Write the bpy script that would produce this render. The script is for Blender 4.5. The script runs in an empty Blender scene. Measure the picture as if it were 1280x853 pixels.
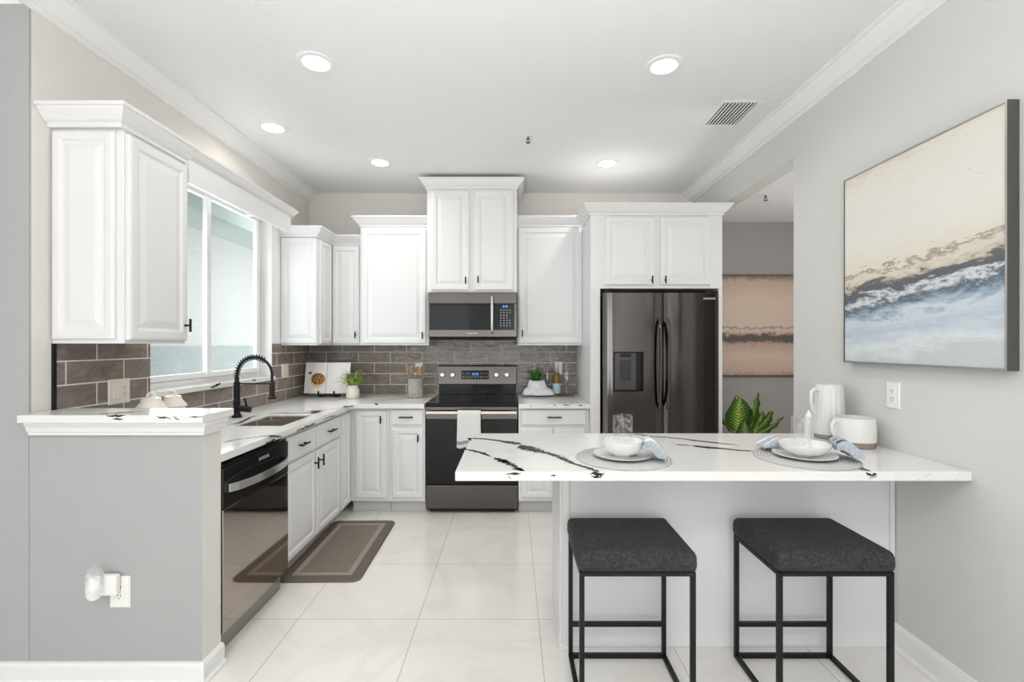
import bpy, bmesh, math, random
from mathutils import Vector, Matrix
R = math.radians
PI = math.pi
random.seed(7)
S = bpy.context.scene
COL = S.collection

# ---------------------------------------------------------------- camera, world, lights, exposure
FPX, HZ, CH = 590.0, 430.5, 1.381          # focal length in pixels, horizon row, camera height
cd = bpy.data.cameras.new('camera'); cam = bpy.data.objects.new('camera', cd); COL.objects.link(cam)
cam.location = (0, 0, CH); cam.rotation_euler = (R(90), 0, 0)
cd.sensor_width = 36; cd.lens = FPX/1280*36; cd.shift_y = (HZ-426.5)/1280; cd.clip_start = .05; cd.clip_end = 60
S.camera = cam
S.view_settings.view_transform = 'Standard'; S.view_settings.look = 'None'
S.view_settings.exposure = -0.44; S.view_settings.gamma = 1; S.view_settings.use_curve_mapping = False

w = bpy.data.worlds.new('world'); S.world = w; w.use_nodes = True
w.node_tree.nodes['Background'].inputs[0].default_value = (.95, .985, 1, 1)
w.node_tree.nodes['Background'].inputs[1].default_value = 2.6

def area(name, loc, rot, sx, sy, power, col=(1, 1, 1), shape='RECTANGLE'):
    l = bpy.data.lights.new(name, 'AREA'); l.shape = shape; l.size = sx; l.size_y = sy
    l.energy = power; l.color = col
    o = bpy.data.objects.new(name, l); COL.objects.link(o); o.location = loc; o.rotation_euler = rot
    return o
# daylight through the big living-room opening behind the camera, and through the kitchen window
area('daylight_living', (-1.0, -4.85, 1.35), (R(-90), 0, R(180)), 4.6, 2.3, 70, (.97, .985, 1))
area('daylight_kitchen_window', (-2.25, 3.2, 1.75), (0, R(-90), 0), 1.0, 1.2, 20, (.96, .98, 1))
# soft fill lights added under the living-room ceiling, behind the camera
for lx, ly in ((-1.4, -.4), (.6, -.4), (-1.4, -2.4), (.6, -2.4)):
    area('living_ceiling_fill', (lx, ly, 2.83), (0, 0, 0), .5, .5, 15, (1, .985, .96), 'DISK')
hl_ = bpy.data.lights.new('hall_fill', 'POINT'); hl_.energy = 34; hl_.shadow_soft_size = .12; hl_.color = (1, .97, .93)  # added fill that lifts the hall walls and ceiling, no fitting modelled
ho_ = bpy.data.objects.new('hall_fill', hl_); COL.objects.link(ho_); ho_.location = (2.75, 2.9, 1.75)

# added fill spot aimed up at the ceiling, brightens the room by bounce
fl_ = bpy.data.lights.new('ceiling_fill_spot', 'SPOT'); fl_.energy = 355; fl_.spot_size = R(150); fl_.spot_blend = 1; fl_.shadow_soft_size = .25
fo_ = bpy.data.objects.new('ceiling_fill_spot', fl_); COL.objects.link(fo_); fo_.location = (-.1, -.5, 1.5); fo_.rotation_euler = (R(180-18), 0, 0)
# ---------------------------------------------------------------- helpers
def lin(c):
    return tuple((v/255/12.92 if v/255 <= .04045 else ((v/255+.055)/1.055)**2.4) for v in c)+(1,)
def pxy(x, y, Y): return ((x-640)*Y/FPX, CH-(y-HZ)*Y/FPX)            # pixel on a plane at depth Y -> X, Z
def pz(x, y, z):                                                       # pixel on a level plane -> X, Y
    Y = (CH-z)*FPX/(y-HZ); return ((x-640)*Y/FPX, Y)

class NT:
    def __init__(s, m): s.t = m.node_tree; s.n = s.t.nodes
    def add(s, typ, **k):
        n = s.n.new(typ)
        for a, b in k.items():
            if a.startswith('i_'): n.inputs[a[2:].replace('_', ' ')].default_value = b
            elif a[0] == 'n' and a[1:].isdigit(): n.inputs[int(a[1:])].default_value = b
            else: setattr(n, a, b)
        return n
    def ln(s, a, b): s.t.links.new(a, b)
    def ramp(s, fac, stops):
        r = s.add('ShaderNodeValToRGB'); e = r.color_ramp.elements
        while len(e) < len(stops): e.new(.5)
        for q, (p, c) in zip(e, stops): q.position = p; q.color = lin(c)
        s.ln(fac, r.inputs[0]); return r.outputs[0]
    def mix(s, fac, a, b, mode='MIX'):
        m = s.add('ShaderNodeMix', data_type='RGBA', blend_type=mode)
        for v, i in ((fac, 0), (a, 6), (b, 7)):
            if hasattr(v, 'is_linked'): s.ln(v, m.inputs[i])
            else: m.inputs[i].default_value = v
        return m.outputs[2]
    def math(s, op, a, b=None, c=None, clamp=False):
        m = s.add('ShaderNodeMath', operation=op, use_clamp=clamp)
        for i, v in enumerate((a, b, c)):
            if v is None: continue
            if hasattr(v, 'is_linked'): s.ln(v, m.inputs[i])
            else: m.inputs[i].default_value = v
        return m.outputs[0]
    def noise(s, vec, scale, detail=3, rough=.5, dist=0, dim='3D'):
        n = s.add('ShaderNodeTexNoise', noise_dimensions=dim, i_Scale=scale, i_Detail=detail, i_Roughness=rough, i_Distortion=dist)
        if vec is not None: s.ln(vec, n.inputs['Vector'])
        return n.outputs['Fac']
    def bump(s, h, strength, dist, bsdf):
        b = s.add('ShaderNodeBump', i_Strength=strength, i_Distance=dist)
        s.ln(h, b.inputs['Height']); s.ln(b.outputs[0], bsdf.inputs['Normal'])

def mat(name, rgb, rough=.5, metal=0, bump=None, spec=.5, **k):
    m = bpy.data.materials.new(name); m.use_nodes = True
    b = m.node_tree.nodes['Principled BSDF']
    b.inputs['Base Color'].default_value = lin(rgb); b.inputs['Roughness'].default_value = rough
    b.inputs['Metallic'].default_value = metal; b.inputs['Specular IOR Level'].default_value = spec
    for a, v in k.items(): b.inputs[a.replace('_', ' ')].default_value = v
    if bump:
        t = NT(m); tc = t.add('ShaderNodeTexCoord')
        t.bump(t.noise(tc.outputs['Object'], bump[0], 3, .55), bump[1], bump[2], b)
    return m
def nmat(name, rough=.5, **k):
    m = mat(name, (200, 200, 200), rough, **k)
    return m, NT(m), m.node_tree.nodes['Principled BSDF']

class MB:
    def __init__(s): s.v = []; s.f = []; s.m = []; s.uv = None
    def face(s, idx, m=0): s.f.append(tuple(idx)); s.m.append(m)
    def verts(s, pts): i = len(s.v); s.v += [tuple(p) for p in pts]; return i
    def quad(s, a, b, c, d, m=0): i = s.verts((a, b, c, d)); s.face((i, i+1, i+2, i+3), m)
    def box(s, x0, x1, y0, y1, z0, z1, m=0, skip=''):
        i = s.verts([(x, y, z) for z in (z0, z1) for y in (y0, y1) for x in (x0, x1)])
        for key, q in (('b', (0, 2, 3, 1)), ('t', (4, 5, 7, 6)), ('f', (0, 1, 5, 4)), ('k', (2, 6, 7, 3)), ('l', (0, 4, 6, 2)), ('r', (1, 3, 7, 5))):
            if key not in skip: s.face([i+j for j in q], m)
        return s
    def loft(s, rings, m=0, cap0=True, cap1=True, closed=True):
        n = len(rings[0]); base = [s.verts(r) for r in rings]
        mm = m if isinstance(m, (list, tuple)) else [m]*(len(rings)-1)
        for a in range(len(rings)-1):
            for j in range(n if closed else n-1):
                k = (j+1) % n
                s.face((base[a]+j, base[a]+k, base[a+1]+k, base[a+1]+j), mm[a])
        if cap0: s.face([base[0]+j for j in reversed(range(n))], mm[0])
        if cap1: s.face([base[-1]+j for j in range(n)], mm[-1])
        return s
    def lathe(s, prof, c=(0, 0, 0), n=32, m=0, cap0=True, cap1=True, fn=None, sx=1, sy=1):
        rings = []
        for r, z in prof:
            ring = []
            for j in range(n):
                a = 2*PI*j/n; q = r*(fn(a, z) if fn else 1)
                ring.append((c[0]+q*sx*math.cos(a), c[1]+q*sy*math.sin(a), c[2]+z))
            rings.append(ring)
        return s.loft(rings, m, cap0, cap1)
    def tube(s, pts, r, n=10, m=0, cap=True):
        P = [Vector(p) for p in pts]; rr = r if isinstance(r, (list, tuple)) else [r]*len(P)
        t0 = (P[1]-P[0]).normalized()
        up = Vector((0, 0, 1)) if abs(t0.z) < .9 else Vector((1, 0, 0))
        u = t0.cross(up).normalized(); rings = []
        for i, p in enumerate(P):
            t = (P[min(i+1, len(P)-1)]-P[max(i-1, 0)]).normalized()
            u = (u-t*u.dot(t)).normalized(); v = t.cross(u)
            rings.append([tuple(p+(u*math.cos(2*PI*j/n)+v*math.sin(2*PI*j/n))*rr[i]) for j in range(n)])
        return s.loft(rings, m, cap, cap)
    def cyl(s, a, b, r, n=20, m=0): return s.tube([a, b], r, n, m)
    def sweep(s, path, prof, m=0, z=0, pre=None, post=None):
        """profile (out, up) swept along a level path, out = right-hand side, mitred"""
        P = [Vector((p[0], p[1])) for p in path]; rings = []
        for i, p in enumerate(P):
            d0 = (P[i]-P[i-1]).normalized() if i else (P[0]-Vector(pre)).normalized() if pre else None
            d1 = (P[i+1]-P[i]).normalized() if i < len(P)-1 else (Vector(post)-P[i]).normalized() if post else None
            if d0 is None: d0 = d1
            if d1 is None: d1 = d0
            n0 = Vector((d0.y, -d0.x)); n1 = Vector((d1.y, -d1.x))
            mv = (n0+n1); mv = mv/max(.2, mv.dot(n0))
            rings.append([(p.x+mv.x*o, p.y+mv.y*o, z+u) for o, u in prof])
        return s.loft(rings, m)
    def build(s, name, mats, parent=None, smooth=False, bevel=0, subsurf=0, seg=2, angle=35):
        me = bpy.data.meshes.new(name); me.from_pydata(s.v, [], s.f)
        for q in (mats if isinstance(mats, (list, tuple)) else [mats]): me.materials.append(q)
        me.polygons.foreach_set('material_index', s.m)
        if s.uv:
            ul = me.uv_layers.new(name='UVMap')
            for p in me.polygons:
                for li, vi in zip(p.loop_indices, p.vertices): ul.data[li].uv = s.uv[vi]
        bm = bmesh.new(); bm.from_mesh(me); bmesh.ops.recalc_face_normals(bm, faces=bm.faces); bm.to_mesh(me); bm.free()
        if smooth: me.shade_smooth(); me.set_sharp_from_angle(angle=R(angle))
        o = bpy.data.objects.new(name, me); COL.objects.link(o)
        if parent: o.parent = parent
        if bevel:
            b = o.modifiers.new('bevel', 'BEVEL'); b.width = bevel; b.segments = seg; b.limit_method = 'ANGLE'; b.angle_limit = R(40)
        if subsurf:
            q = o.modifiers.new('sub', 'SUBSURF'); q.levels = subsurf; q.render_levels = subsurf
        return o

def rrect(x0, x1, y0, y1, r, z, n=5):
    out = []
    for cx, cy, a0 in ((x1-r, y1-r, 0), (x0+r, y1-r, 90), (x0+r, y0+r, 180), (x1-r, y0+r, 270)):
        for k in range(n+1):
            a = R(a0+90*k/n); out.append((cx+r*math.cos(a), cy+r*math.sin(a), z))
    return out
def tag(o, label, cat, group=None, kind=None):
    o['label'] = label
    if cat: o['category'] = cat
    if group: o['group'] = group
    if kind: o['kind'] = kind
    return o
def thing(name, label, cat, loc=(0, 0, 0), rz=0, group=None):
    o = bpy.data.objects.new(name, None); COL.objects.link(o); o.empty_display_size = .1
    o.location = loc; o.rotation_euler = (0, 0, rz)
    return tag(o, label, cat, group)
def struct(o, label=None, cat='room'):
    o['kind'] = 'structure'
    if label: o['label'] = label
    o['category'] = cat
    return o
def copy_tree(o, parent=None):
    c = o.copy(); COL.objects.link(c)
    if parent: c.parent = parent
    for ch in list(o.children): copy_tree(ch, c)
    return c
def text(name, s, size, loc, rot, m, parent, depth=.0006):
    cu = bpy.data.curves.new(name, 'FONT'); cu.body = s; cu.size = size; cu.extrude = depth; cu.align_x = 'CENTER'; cu.align_y = 'CENTER'
    t = bpy.data.objects.new('tmp', cu); COL.objects.link(t)
    dg = bpy.context.evaluated_depsgraph_get(); me = bpy.data.meshes.new_from_object(t.evaluated_get(dg))
    bpy.data.objects.remove(t)
    me.materials.clear(); me.materials.append(m)
    o = bpy.data.objects.new(name, me); COL.objects.link(o); o.location = loc; o.rotation_euler = rot; o.parent = parent
    return o

# ---------------------------------------------------------------- materials
M = {}
M['cab'] = mat('cabinet_white', (231, 231, 231), .38)
M['trimw'] = mat('trim_white', (240, 240, 239), .4)
M['ceil'] = mat('ceiling_paint', (238, 238, 238), .9, bump=(160, .25, .004))
M['gray'] = mat('gray_paint', (176, 177, 177), .85, bump=(110, .35, .004))
M['grayr'] = mat('light_gray_paint', (216, 216, 213), .85, bump=(110, .2, .003))
M['beige'] = mat('greige_paint', (231, 226, 220), .85, bump=(110, .2, .003))
M['wallend'] = mat('pale_paint', (226, 224, 220), .8, bump=(110, .2, .003))
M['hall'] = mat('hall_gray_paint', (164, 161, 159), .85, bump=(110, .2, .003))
M['panel'] = mat('island_panel_paint', (228, 229, 231), .5)
M['black'] = mat('black_metal', (13, 13, 14), .45, spec=.35)
M['blackgl'] = mat('black_glass', (7, 7, 8), .06, spec=.22)
M['plasticw'] = mat('white_plastic', (242, 241, 238), .35)
M['plastici'] = mat('ivory_plastic', (233, 224, 211), .4)
M['slot'] = mat('slot_dark', (40, 38, 36), .6)
M['ceramic'] = mat('white_ceramic', (236, 236, 234), .18)
M['cream'] = mat('cream_ceramic', (236, 229, 219), .25)
M['glaze'] = mat('pale_glaze', (232, 232, 229), .3)
M['clay'] = mat('raw_clay', (146, 134, 122), .8, bump=(300, .2, .002))
M['claygray'] = mat('raw_gray_clay', (150, 146, 138), .8)
M['dark'] = mat('dark_void', (14, 14, 14), .8)
M['steel'] = mat('brushed_steel', (196, 194, 190), .28, 1)
M['sink'] = mat('sink_steel', (178, 168, 158), .38, 1)
M['vein'] = mat('black_vein', (32, 33, 36), .3)
M['towel'] = mat('white_cloth', (226, 225, 222), .95, bump=(500, .4, .002))
M['stripe'] = mat('gray_stripe', (150, 152, 156), .95)
M['led'] = mat('blue_led', (60, 150, 255), .4, Emission_Color=lin((90, 170, 255)), Emission_Strength=1.5)
M['print'] = mat('pale_print', (190, 190, 190), .5)
M['bulb'] = mat('lamp_lens', (255, 255, 255), .4, Emission_Color=(1, .985, .96, 1), Emission_Strength=6)

def stainless(name, rgb, rough, stretch):
    m, t, b = nmat(name, rough, metal=1)
    tc = t.add('ShaderNodeTexCoord'); mp = t.add('ShaderNodeMapping'); mp.inputs['Scale'].default_value = stretch
    t.ln(tc.outputs['Object'], mp.inputs[0]); n = t.noise(mp.outputs[0], 1, 4, .6)
    t.ln(t.mix(n, lin([v*.9 for v in rgb]), lin([min(255, v*1.1) for v in rgb])), b.inputs['Base Color'])
    t.ln(t.math('MULTIPLY_ADD', n, .12, rough-.06), b.inputs['Roughness'])
    return m
M['blksteel'] = stainless('black_stainless', (90, 86, 83), .2, (3, 3, 400))
M['fridge'] = stainless('fridge_black_stainless', (108, 103, 101), .14, (300, 300, 2))
_b = M['fridge'].node_tree.nodes['Principled BSDF']; _b.inputs['Anisotropic'].default_value = .6; _b.inputs['Anisotropic Rotation'].default_value = .25
M['dwsteel'] = stainless('dishwasher_black_stainless', (172, 162, 154), .06, (3, 3, 300))

def m_floor():
    m, t, b = nmat('porcelain_floor_tile', .1)
    tc = t.add('ShaderNodeTexCoord'); mp = t.add('ShaderNodeMapping'); mp.inputs['Location'].default_value = (.47+.603*20, -2.369+.59*20, 0)
    t.ln(tc.outputs['Object'], mp.inputs[0])
    br = t.add('ShaderNodeTexBrick', offset=0, squash=1, i_Scale=1, i_Mortar_Size=.0022, i_Mortar_Smooth=.1, i_Brick_Width=.603, i_Row_Height=.59)
    t.ln(mp.outputs[0], br.inputs[0])
    br.inputs['Color1'].default_value = lin((243, 240, 236)); br.inputs['Color2'].default_value = lin((240, 237, 233)); br.inputs['Mortar'].default_value = lin((196, 193, 188))
    n = t.noise(tc.outputs['Object'], 1.1, 6, .6, 1.4)
    cl = t.ramp(n, [(.42, (255, 255, 255)), (.5, (250, 249, 248)), (.56, (255, 255, 255))])
    t.ln(t.mix(1, br.outputs[0], cl, 'MULTIPLY'), b.inputs['Base Color'])
    t.bump(br.outputs['Fac'], -.15, .002, b)
    return m
M['floor'] = m_floor()

def m_quartz():
    m, t, b = nmat('white_quartz', .14)
    tc = t.add('ShaderNodeTexCoord')
    n0 = t.add('ShaderNodeTexNoise', i_Scale=2.6, i_Detail=6, i_Roughness=.62, i_Distortion=.9); t.ln(tc.outputs['Object'], n0.inputs[0])
    a = t.math('ABSOLUTE', t.math('SUBTRACT', n0.outputs['Fac'], .5))
    thin = t.math('SUBTRACT', 1, t.math('MULTIPLY', a, 90), clamp=True)
    mask = t.math('MULTIPLY', t.math('SUBTRACT', t.noise(tc.outputs['Object'], 2.1, 2), .5, clamp=True), 4, clamp=True)
    n2 = t.noise(tc.outputs['Object'], 9, 5, .6, .8)
    a2 = t.math('SUBTRACT', 1, t.math('MULTIPLY', t.math('ABSOLUTE', t.math('SUBTRACT', n2, .5)), 60), clamp=True)
    f = t.math('ADD', t.math('MULTIPLY', t.math('MULTIPLY', thin, mask), .5), t.math('MULTIPLY', t.math('MULTIPLY', a2, mask), .18), clamp=True)
    t.ln(t.mix(f, lin((235, 234, 231)), lin((120, 120, 122))), b.inputs['Base Color'])
    return m
M['quartz'] = m_quartz()

def m_tile(axis, shift):
    m, t, b = nmat('subway_tile_'+axis.lower(), .12)
    tc = t.add('ShaderNodeTexCoord'); sp = t.add('ShaderNodeSeparateXYZ'); t.ln(tc.outputs['Object'], sp.inputs[0])
    cb = t.add('ShaderNodeCombineXYZ')
    t.ln(t.math('ADD', sp.outputs[axis], shift), cb.inputs[0]); t.ln(t.math('ADD', sp.outputs['Z'], -.991+.105*20), cb.inputs[1])
    br = t.add('ShaderNodeTexBrick', offset=.5, squash=1, i_Scale=1, i_Mortar_Size=.0034, i_Mortar_Smooth=.12, i_Brick_Width=.31, i_Row_Height=.105, i_Bias=0)
    t.ln(cb.outputs[0], br.inputs[0])
    br.inputs['Color1'].default_value = lin((157, 145, 137)); br.inputs['Color2'].default_value = lin((140, 130, 123)); br.inputs['Mortar'].default_value = lin((222, 215, 206))
    mp = t.add('ShaderNodeMapping'); mp.inputs['Scale'].default_value = (1, 1, 2.2) if axis == 'X' else (1, 1, 2.2)
    t.ln(tc.outputs['Object'], mp.inputs[0])
    n = t.noise(mp.outputs[0], 9, 5, .6, 1.2)
    tone = t.ramp(n, [(.3, (205, 203, 202)), (.7, (255, 255, 255))])
    t.ln(t.mix(t.math('SUBTRACT', 1, br.outputs['Fac']), br.outputs[0], t.mix(1, br.outputs[0], tone, 'MULTIPLY')), b.inputs['Base Color'])
    t.ln(t.math('MULTIPLY_ADD', br.outputs['Fac'], .6, .12), b.inputs['Roughness'])
    wav = t.noise(mp.outputs[0], 13, 2, .5, .8)
    h = t.math('SUBTRACT', t.math('MULTIPLY', wav, 1.0), t.math('MULTIPLY', br.outputs['Fac'], .6))
    t.bump(h, .42, .012, b)
    return m
M['tile_back'] = m_tile('X', .558-.155+6.2)
M['tile_left'] = m_tile('Y', -2.0735+6.2-.155)

def m_glass(name, tint=(255, 255, 255), refl=.09):
    m = bpy.data.materials.new(name); m.use_nodes = True; t = NT(m)
    t.n.remove(t.n['Principled BSDF']); out = t.n['Material Output']
    tr = t.add('ShaderNodeBsdfTransparent'); tr.inputs[0].default_value = lin(tint)
    gl = t.add('ShaderNodeBsdfGlossy', i_Roughness=.02); fr = t.add('ShaderNodeFresnel', i_IOR=1.5)
    mx = t.add('ShaderNodeMixShader'); ge = t.add('ShaderNodeNewGeometry'); t.ln(t.math('MULTIPLY', fr.outputs[0], t.math('SUBTRACT', 1, ge.outputs['Backfacing'])), mx.inputs[0]); t.ln(tr.outputs[0], mx.inputs[1]); t.ln(gl.outputs[0], mx.inputs[2]); t.ln(mx.outputs[0], out.inputs[0])
    return m
M['glass'] = m_glass('clear_glass', (247, 250, 250))
M['crystal'] = m_glass('crystal', (250, 252, 252))
[n for n in M['crystal'].node_tree.nodes if n.type == 'FRESNEL'][0].inputs[0].default_value = 2.2
M['winglass'] = m_glass('window_glass', (250, 253, 253))
def m_tumbler():
    m = m_glass('ribbed_glass', (250, 250, 250)); t = NT(m); out = t.n['Material Output']; mx = [n for n in t.n if n.type == 'MIX_SHADER'][0]
    tc = t.add('ShaderNodeTexCoord'); n = t.noise(tc.outputs['Object'], 70, 3, .6)
    d1_ = t.add('ShaderNodeBsdfDiffuse'); d1_.inputs[0].default_value = lin((208, 208, 208)); d2_ = t.add('ShaderNodeBsdfTranslucent'); d2_.inputs[0].default_value = lin((208, 208, 208))
    df = t.add('ShaderNodeAddShader'); t.ln(d1_.outputs[0], df.inputs[0]); t.ln(d2_.outputs[0], df.inputs[1])
    m2 = t.add('ShaderNodeMixShader'); sp = t.add('ShaderNodeSeparateXYZ'); t.ln(tc.outputs['Object'], sp.inputs[0]); t.ln(t.math('ADD', t.math('MULTIPLY_ADD', sp.outputs['Z'], -4.5, .46, clamp=True), t.math('MULTIPLY_ADD', n, .7, -.34, clamp=True), clamp=True), m2.inputs[0]); t.ln(mx.outputs[0], m2.inputs[1]); t.ln(df.outputs[0], m2.inputs[2]); t.ln(m2.outputs[0], out.inputs[0])
    return m
M['tumbler'] = m_tumbler()

def m_fabric(name, c1, c2, scale=90):
    m, t, b = nmat(name, .85)
    tc = t.add('ShaderNodeTexCoord'); n = t.noise(tc.outputs['Object'], scale, 5, .7)
    t.ln(t.ramp(n, [(.35, c1), (.68, c2)]), b.inputs['Base Color']); t.bump(n, .35, .004, b)
    return m
M['seat'] = m_fabric('charcoal_seat_fabric', (30, 30, 32), (66, 66, 69))
M['matd'] = m_fabric('mat_brown', (96, 87, 80), (120, 110, 101), 160)
M['matm'] = m_fabric('mat_field', (112, 103, 95), (140, 130, 119), 160)
M['matl'] = m_fabric('mat_stripe', (150, 139, 129), (166, 155, 145), 160)
M['napkin'] = m_fabric('blue_linen', (158, 167, 178), (194, 200, 207), 120)
M['linen'] = m_fabric('pale_linen', (224, 224, 228), (238, 238, 241), 120)
M['linen2'] = m_fabric('striped_linen', (190, 196, 208), (236, 236, 240), 60)
M['wood'] = m_fabric('utensil_wood', (124, 100, 80), (172, 144, 116), 60)
M['place'] = m_fabric('woven_gray', (178, 178, 178), (222, 222, 221), 220)
M['place2'] = m_fabric('woven_dark_gray', (120, 120, 122), (172, 172, 173), 220)
M['crock'] = m_fabric('gray_stoneware', (158, 153, 147), (182, 178, 172), 30)
M['soil'] = mat('soil', (50, 40, 32), .9)
M['stem'] = mat('stem_green', (92, 128, 48), .6)

# ================================================================ THE SETTING
XL, XR, YB, ZC = -1.968, 1.738, 4.58, 2.847
YG = 1.922                                     # front plane of the gray wall
b = MB(); b.quad((-4, -5, 0), (3.7, -5, 0), (3.7, 4.7, 0), (-4, 4.7, 0)); b.box(-4, 3.7, -5, 4.7, -.1, -.001)
struct(b.build('floor', M['floor']), 'glossy white porcelain tile floor')
b = MB().box(-4, XR+.12, -5, 4.7, ZC, ZC+.1)
struct(b.build('ceiling', M['ceil']), 'white textured kitchen ceiling')
# hall ceiling: only outside the right wall
b = MB().box(XR+.12, 3.7, .8, 4.45, 2.534, 2.60)
struct(b.build('ceiling_hall', M['ceil']), 'lower white ceiling of the hall')
b = MB().box(-2.09, XR+.0, YB, YB+.12, 0, ZC)
struct(b.build('wall_back', M['beige']), 'greige back wall of the kitchen')
b = MB().box(XR, 3.7, 4.45, 4.57, 0, 2.6)
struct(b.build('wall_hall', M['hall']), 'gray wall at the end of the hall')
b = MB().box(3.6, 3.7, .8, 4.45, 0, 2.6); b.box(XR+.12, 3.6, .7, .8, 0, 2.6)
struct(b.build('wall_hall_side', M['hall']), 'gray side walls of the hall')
b = MB().box(XR, XR+.12, -5, 2.913, 0, ZC)
struct(b.build('wall_right', M['grayr']), 'light gray wall beside the island')
b = MB().box(XR, XR+.12, 2.913, 4.58, 2.534, ZC)
struct(b.build('wall_header', M['grayr']), 'gray header over the hall opening')
WY0, WY1, WZ0, WZ1 = 2.557, 3.86, 1.09, 2.45   # kitchen window opening
b = MB(); X0 = XL-.12
b.box(X0, XL, 1.932, WY0, 0, ZC); b.box(X0, XL, WY1, YB, 0, ZC); b.box(X0, XL, WY0, WY1, 0, WZ0); b.box(X0, XL, WY0, WY1, WZ1, ZC)
struct(b.build('wall_left', M['beige']), 'greige window wall of the kitchen')
b = MB(); b.box(-4, X0, 1.932, 2.04, 0, ZC); b.box(-4, XL, YG, 1.932, 0, ZC)
struct(b.build('wall_gray', M['gray']), 'gray wall beside the kitchen entrance')
b = MB().box(-4.1, -4, -5, 2.04, 0, ZC)
struct(b.build('wall_living', M['grayr']), 'living room side wall')
# living-room end wall with its wide glazed opening (behind the camera)
b = MB(); b.box(-4, -3.4, -5.1, -5, 0, ZC); b.box(1.3, XR, -5.1, -5, 0, ZC); b.box(-3.4, 1.3, -5.1, -5, 2.5, ZC); b.box(-1.2, -.3, -5.1, -5, 0, 2.5)
struct(b.build('wall_front', M['grayr']), 'living room end wall with glazed openings')
# half wall with its white capped end
b = MB(); HX = -1.261
b.box(XL, HX, YG, 2.044, 0, 1.012, 0, 'r'); b.quad((HX, YG, 0), (HX, 2.044, 0), (HX, 2.044, 1.012), (HX, YG, 1.012), 1)
struct(b.build('wall_half', [M['gray'], M['wallend']], bevel=.004), 'textured gray half wall under the ledge')
# crown mouldings of the room
CRP = [(0, 0), (.008, 0), (.008, .012), (.018, .018), (.03, .022), (.072, .066), (.08, .078), (.096, .083), (.096, .096), (0, .096)]
b = MB().sweep([(XL, 1.80), (XL, YB)], CRP, z=2.751)
struct(b.build('trim_1', M['trimw']), 'white crown moulding above the window wall')
b = MB().sweep([(XR, YB), (XR, -4.9)], CRP, z=2.751)
struct(b.build('trim_2', M['trimw']), 'white crown moulding above the right wall')
b = MB().sweep([(-4, YG), (XL-.001, YG)], [(0, 0), (.01, .02), (.06, .06), (.06, .078), (0, .078)], z=2.768)
struct(b.build('trim_3', M['trimw']), 'white crown moulding on the gray wall')
BBP = [(0, 0), (.026, 0), (.026, .012), (.018, .02), (.016, .022), (.016, .076), (.010, .088), (0, .09)]
b = MB().sweep([(-4, YG), (HX, YG), (HX, 2.046)], BBP)
struct(b.build('baseboard_left', M['trimw']), 'white baseboard around the half wall')
b = MB().sweep([(XR, 2.134), (XR, -4.9)], [(o, u*1.35) for o, u in BBP])
struct(b.build('baseboard_right', M['trimw']), 'white baseboard along the right wall')
# tiled backsplash
b = MB().box(XL+.001, .627, YB-.008, YB, .90, 1.43)
struct(b.build('wall_tile_back', M['tile_back']), 'taupe subway tile backsplash behind the range')
b = MB(); b.box(XL, XL+.008, 2.03, WY0, .90, 1.384, 0); b.box(XL, XL+.008, WY0, WY1, .90, 1.085, 0); b.box(XL, XL+.008, WY1, YB-.008, .90, 1.384, 0)
b.box(XL, XL+.010, 2.016, 2.03, .90, 1.384, 1)
struct(b.build('wall_tile_left', [M['tile_left'], M['black']]), 'taupe subway tile backsplash under the window')

# kitchen window: frame with two sliding sashes
b = MB(); XF = -2.07
fx0, fx1 = X0+.001, XF+.01
b.box(fx0, fx1, WY0, WY0+.05, WZ0, WZ1); b.box(fx0, fx1, WY1-.05, WY1, WZ0, WZ1); b.box(fx0, fx1, WY0+.05, WY1-.05, WZ0, WZ0+.068); b.box(fx0, fx1, WY0+.05, WY1-.05, WZ1-.038, WZ1)
win = struct(b.build('window_1', M['trimw'], bevel=.004), 'white framed sliding window over the sink', 'window')
for k, (y0, y1, dx) in enumerate(((WY0+.045, 3.22, 0), (3.16, WY1-.045, .012))):
    s_ = MB(); x0, x1 = -2.083+dx, -2.052+dx
    s_.box(x0, x1, y0, y0+.042, 1.16, 2.41); s_.box(x0, x1, y1-.042, y1, 1.16, 2.41); s_.box(x0, x1, y0+.042, y1-.042, 1.16, 1.195); s_.box(x0, x1, y0+.042, y1-.042, 2.365, 2.41)
    so = s_.build('window_sash', M['trimw'], win, bevel=.003)
    g = MB(); g.box((x0+x1)/2-.002, (x0+x1)/2+.002, y0+.04, y1-.04, 1.19, 2.37); g.build('window_pane', M['winglass'], so)
b = MB(); b.box(XL-.0915, XL+.004, WY1-.004, WY1-.0005, 1.124, WZ1); b.box(XL-.052, XL+.004, WY0+.0005, WY0+.004, 1.124, WZ1); b.box(XL-.0005, XL+.006, WY1, 4.004, 1.386, 2.36)
struct(b.build('trim_5', M['trimw']), 'white window reveal and casing beside the corner cabinet')
# blind headrail just under the valance, outside lean-to wall and eave
ext = mat('neighbour_stucco', (238, 236, 234), .9, bump=(60, .9, .02))
teal = mat('neighbour_shade_band', (206, 212, 212), .9, bump=(60, .9, .02))  # shadow band low on the outside wall, put into its colour
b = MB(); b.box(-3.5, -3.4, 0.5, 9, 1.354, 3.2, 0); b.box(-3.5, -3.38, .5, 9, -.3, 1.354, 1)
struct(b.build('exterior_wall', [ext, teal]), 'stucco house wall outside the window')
b = MB(); b.box(-3.4, -2.75, .5, 9, 2.62, 2.66); b.box(-2.77, -2.73, .5, 9, 2.56, 2.74)
struct(b.build('exterior_eave', mat('eave_paint', (206, 216, 212), .7)), 'pale eave outside the window')
b = MB().box(-3.4, -2.12, .5, 9, -.3, -.2)
struct(b.build('exterior_ground', mat('exterior_ground', (170, 170, 165), .9)), 'ground outside the window')

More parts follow.
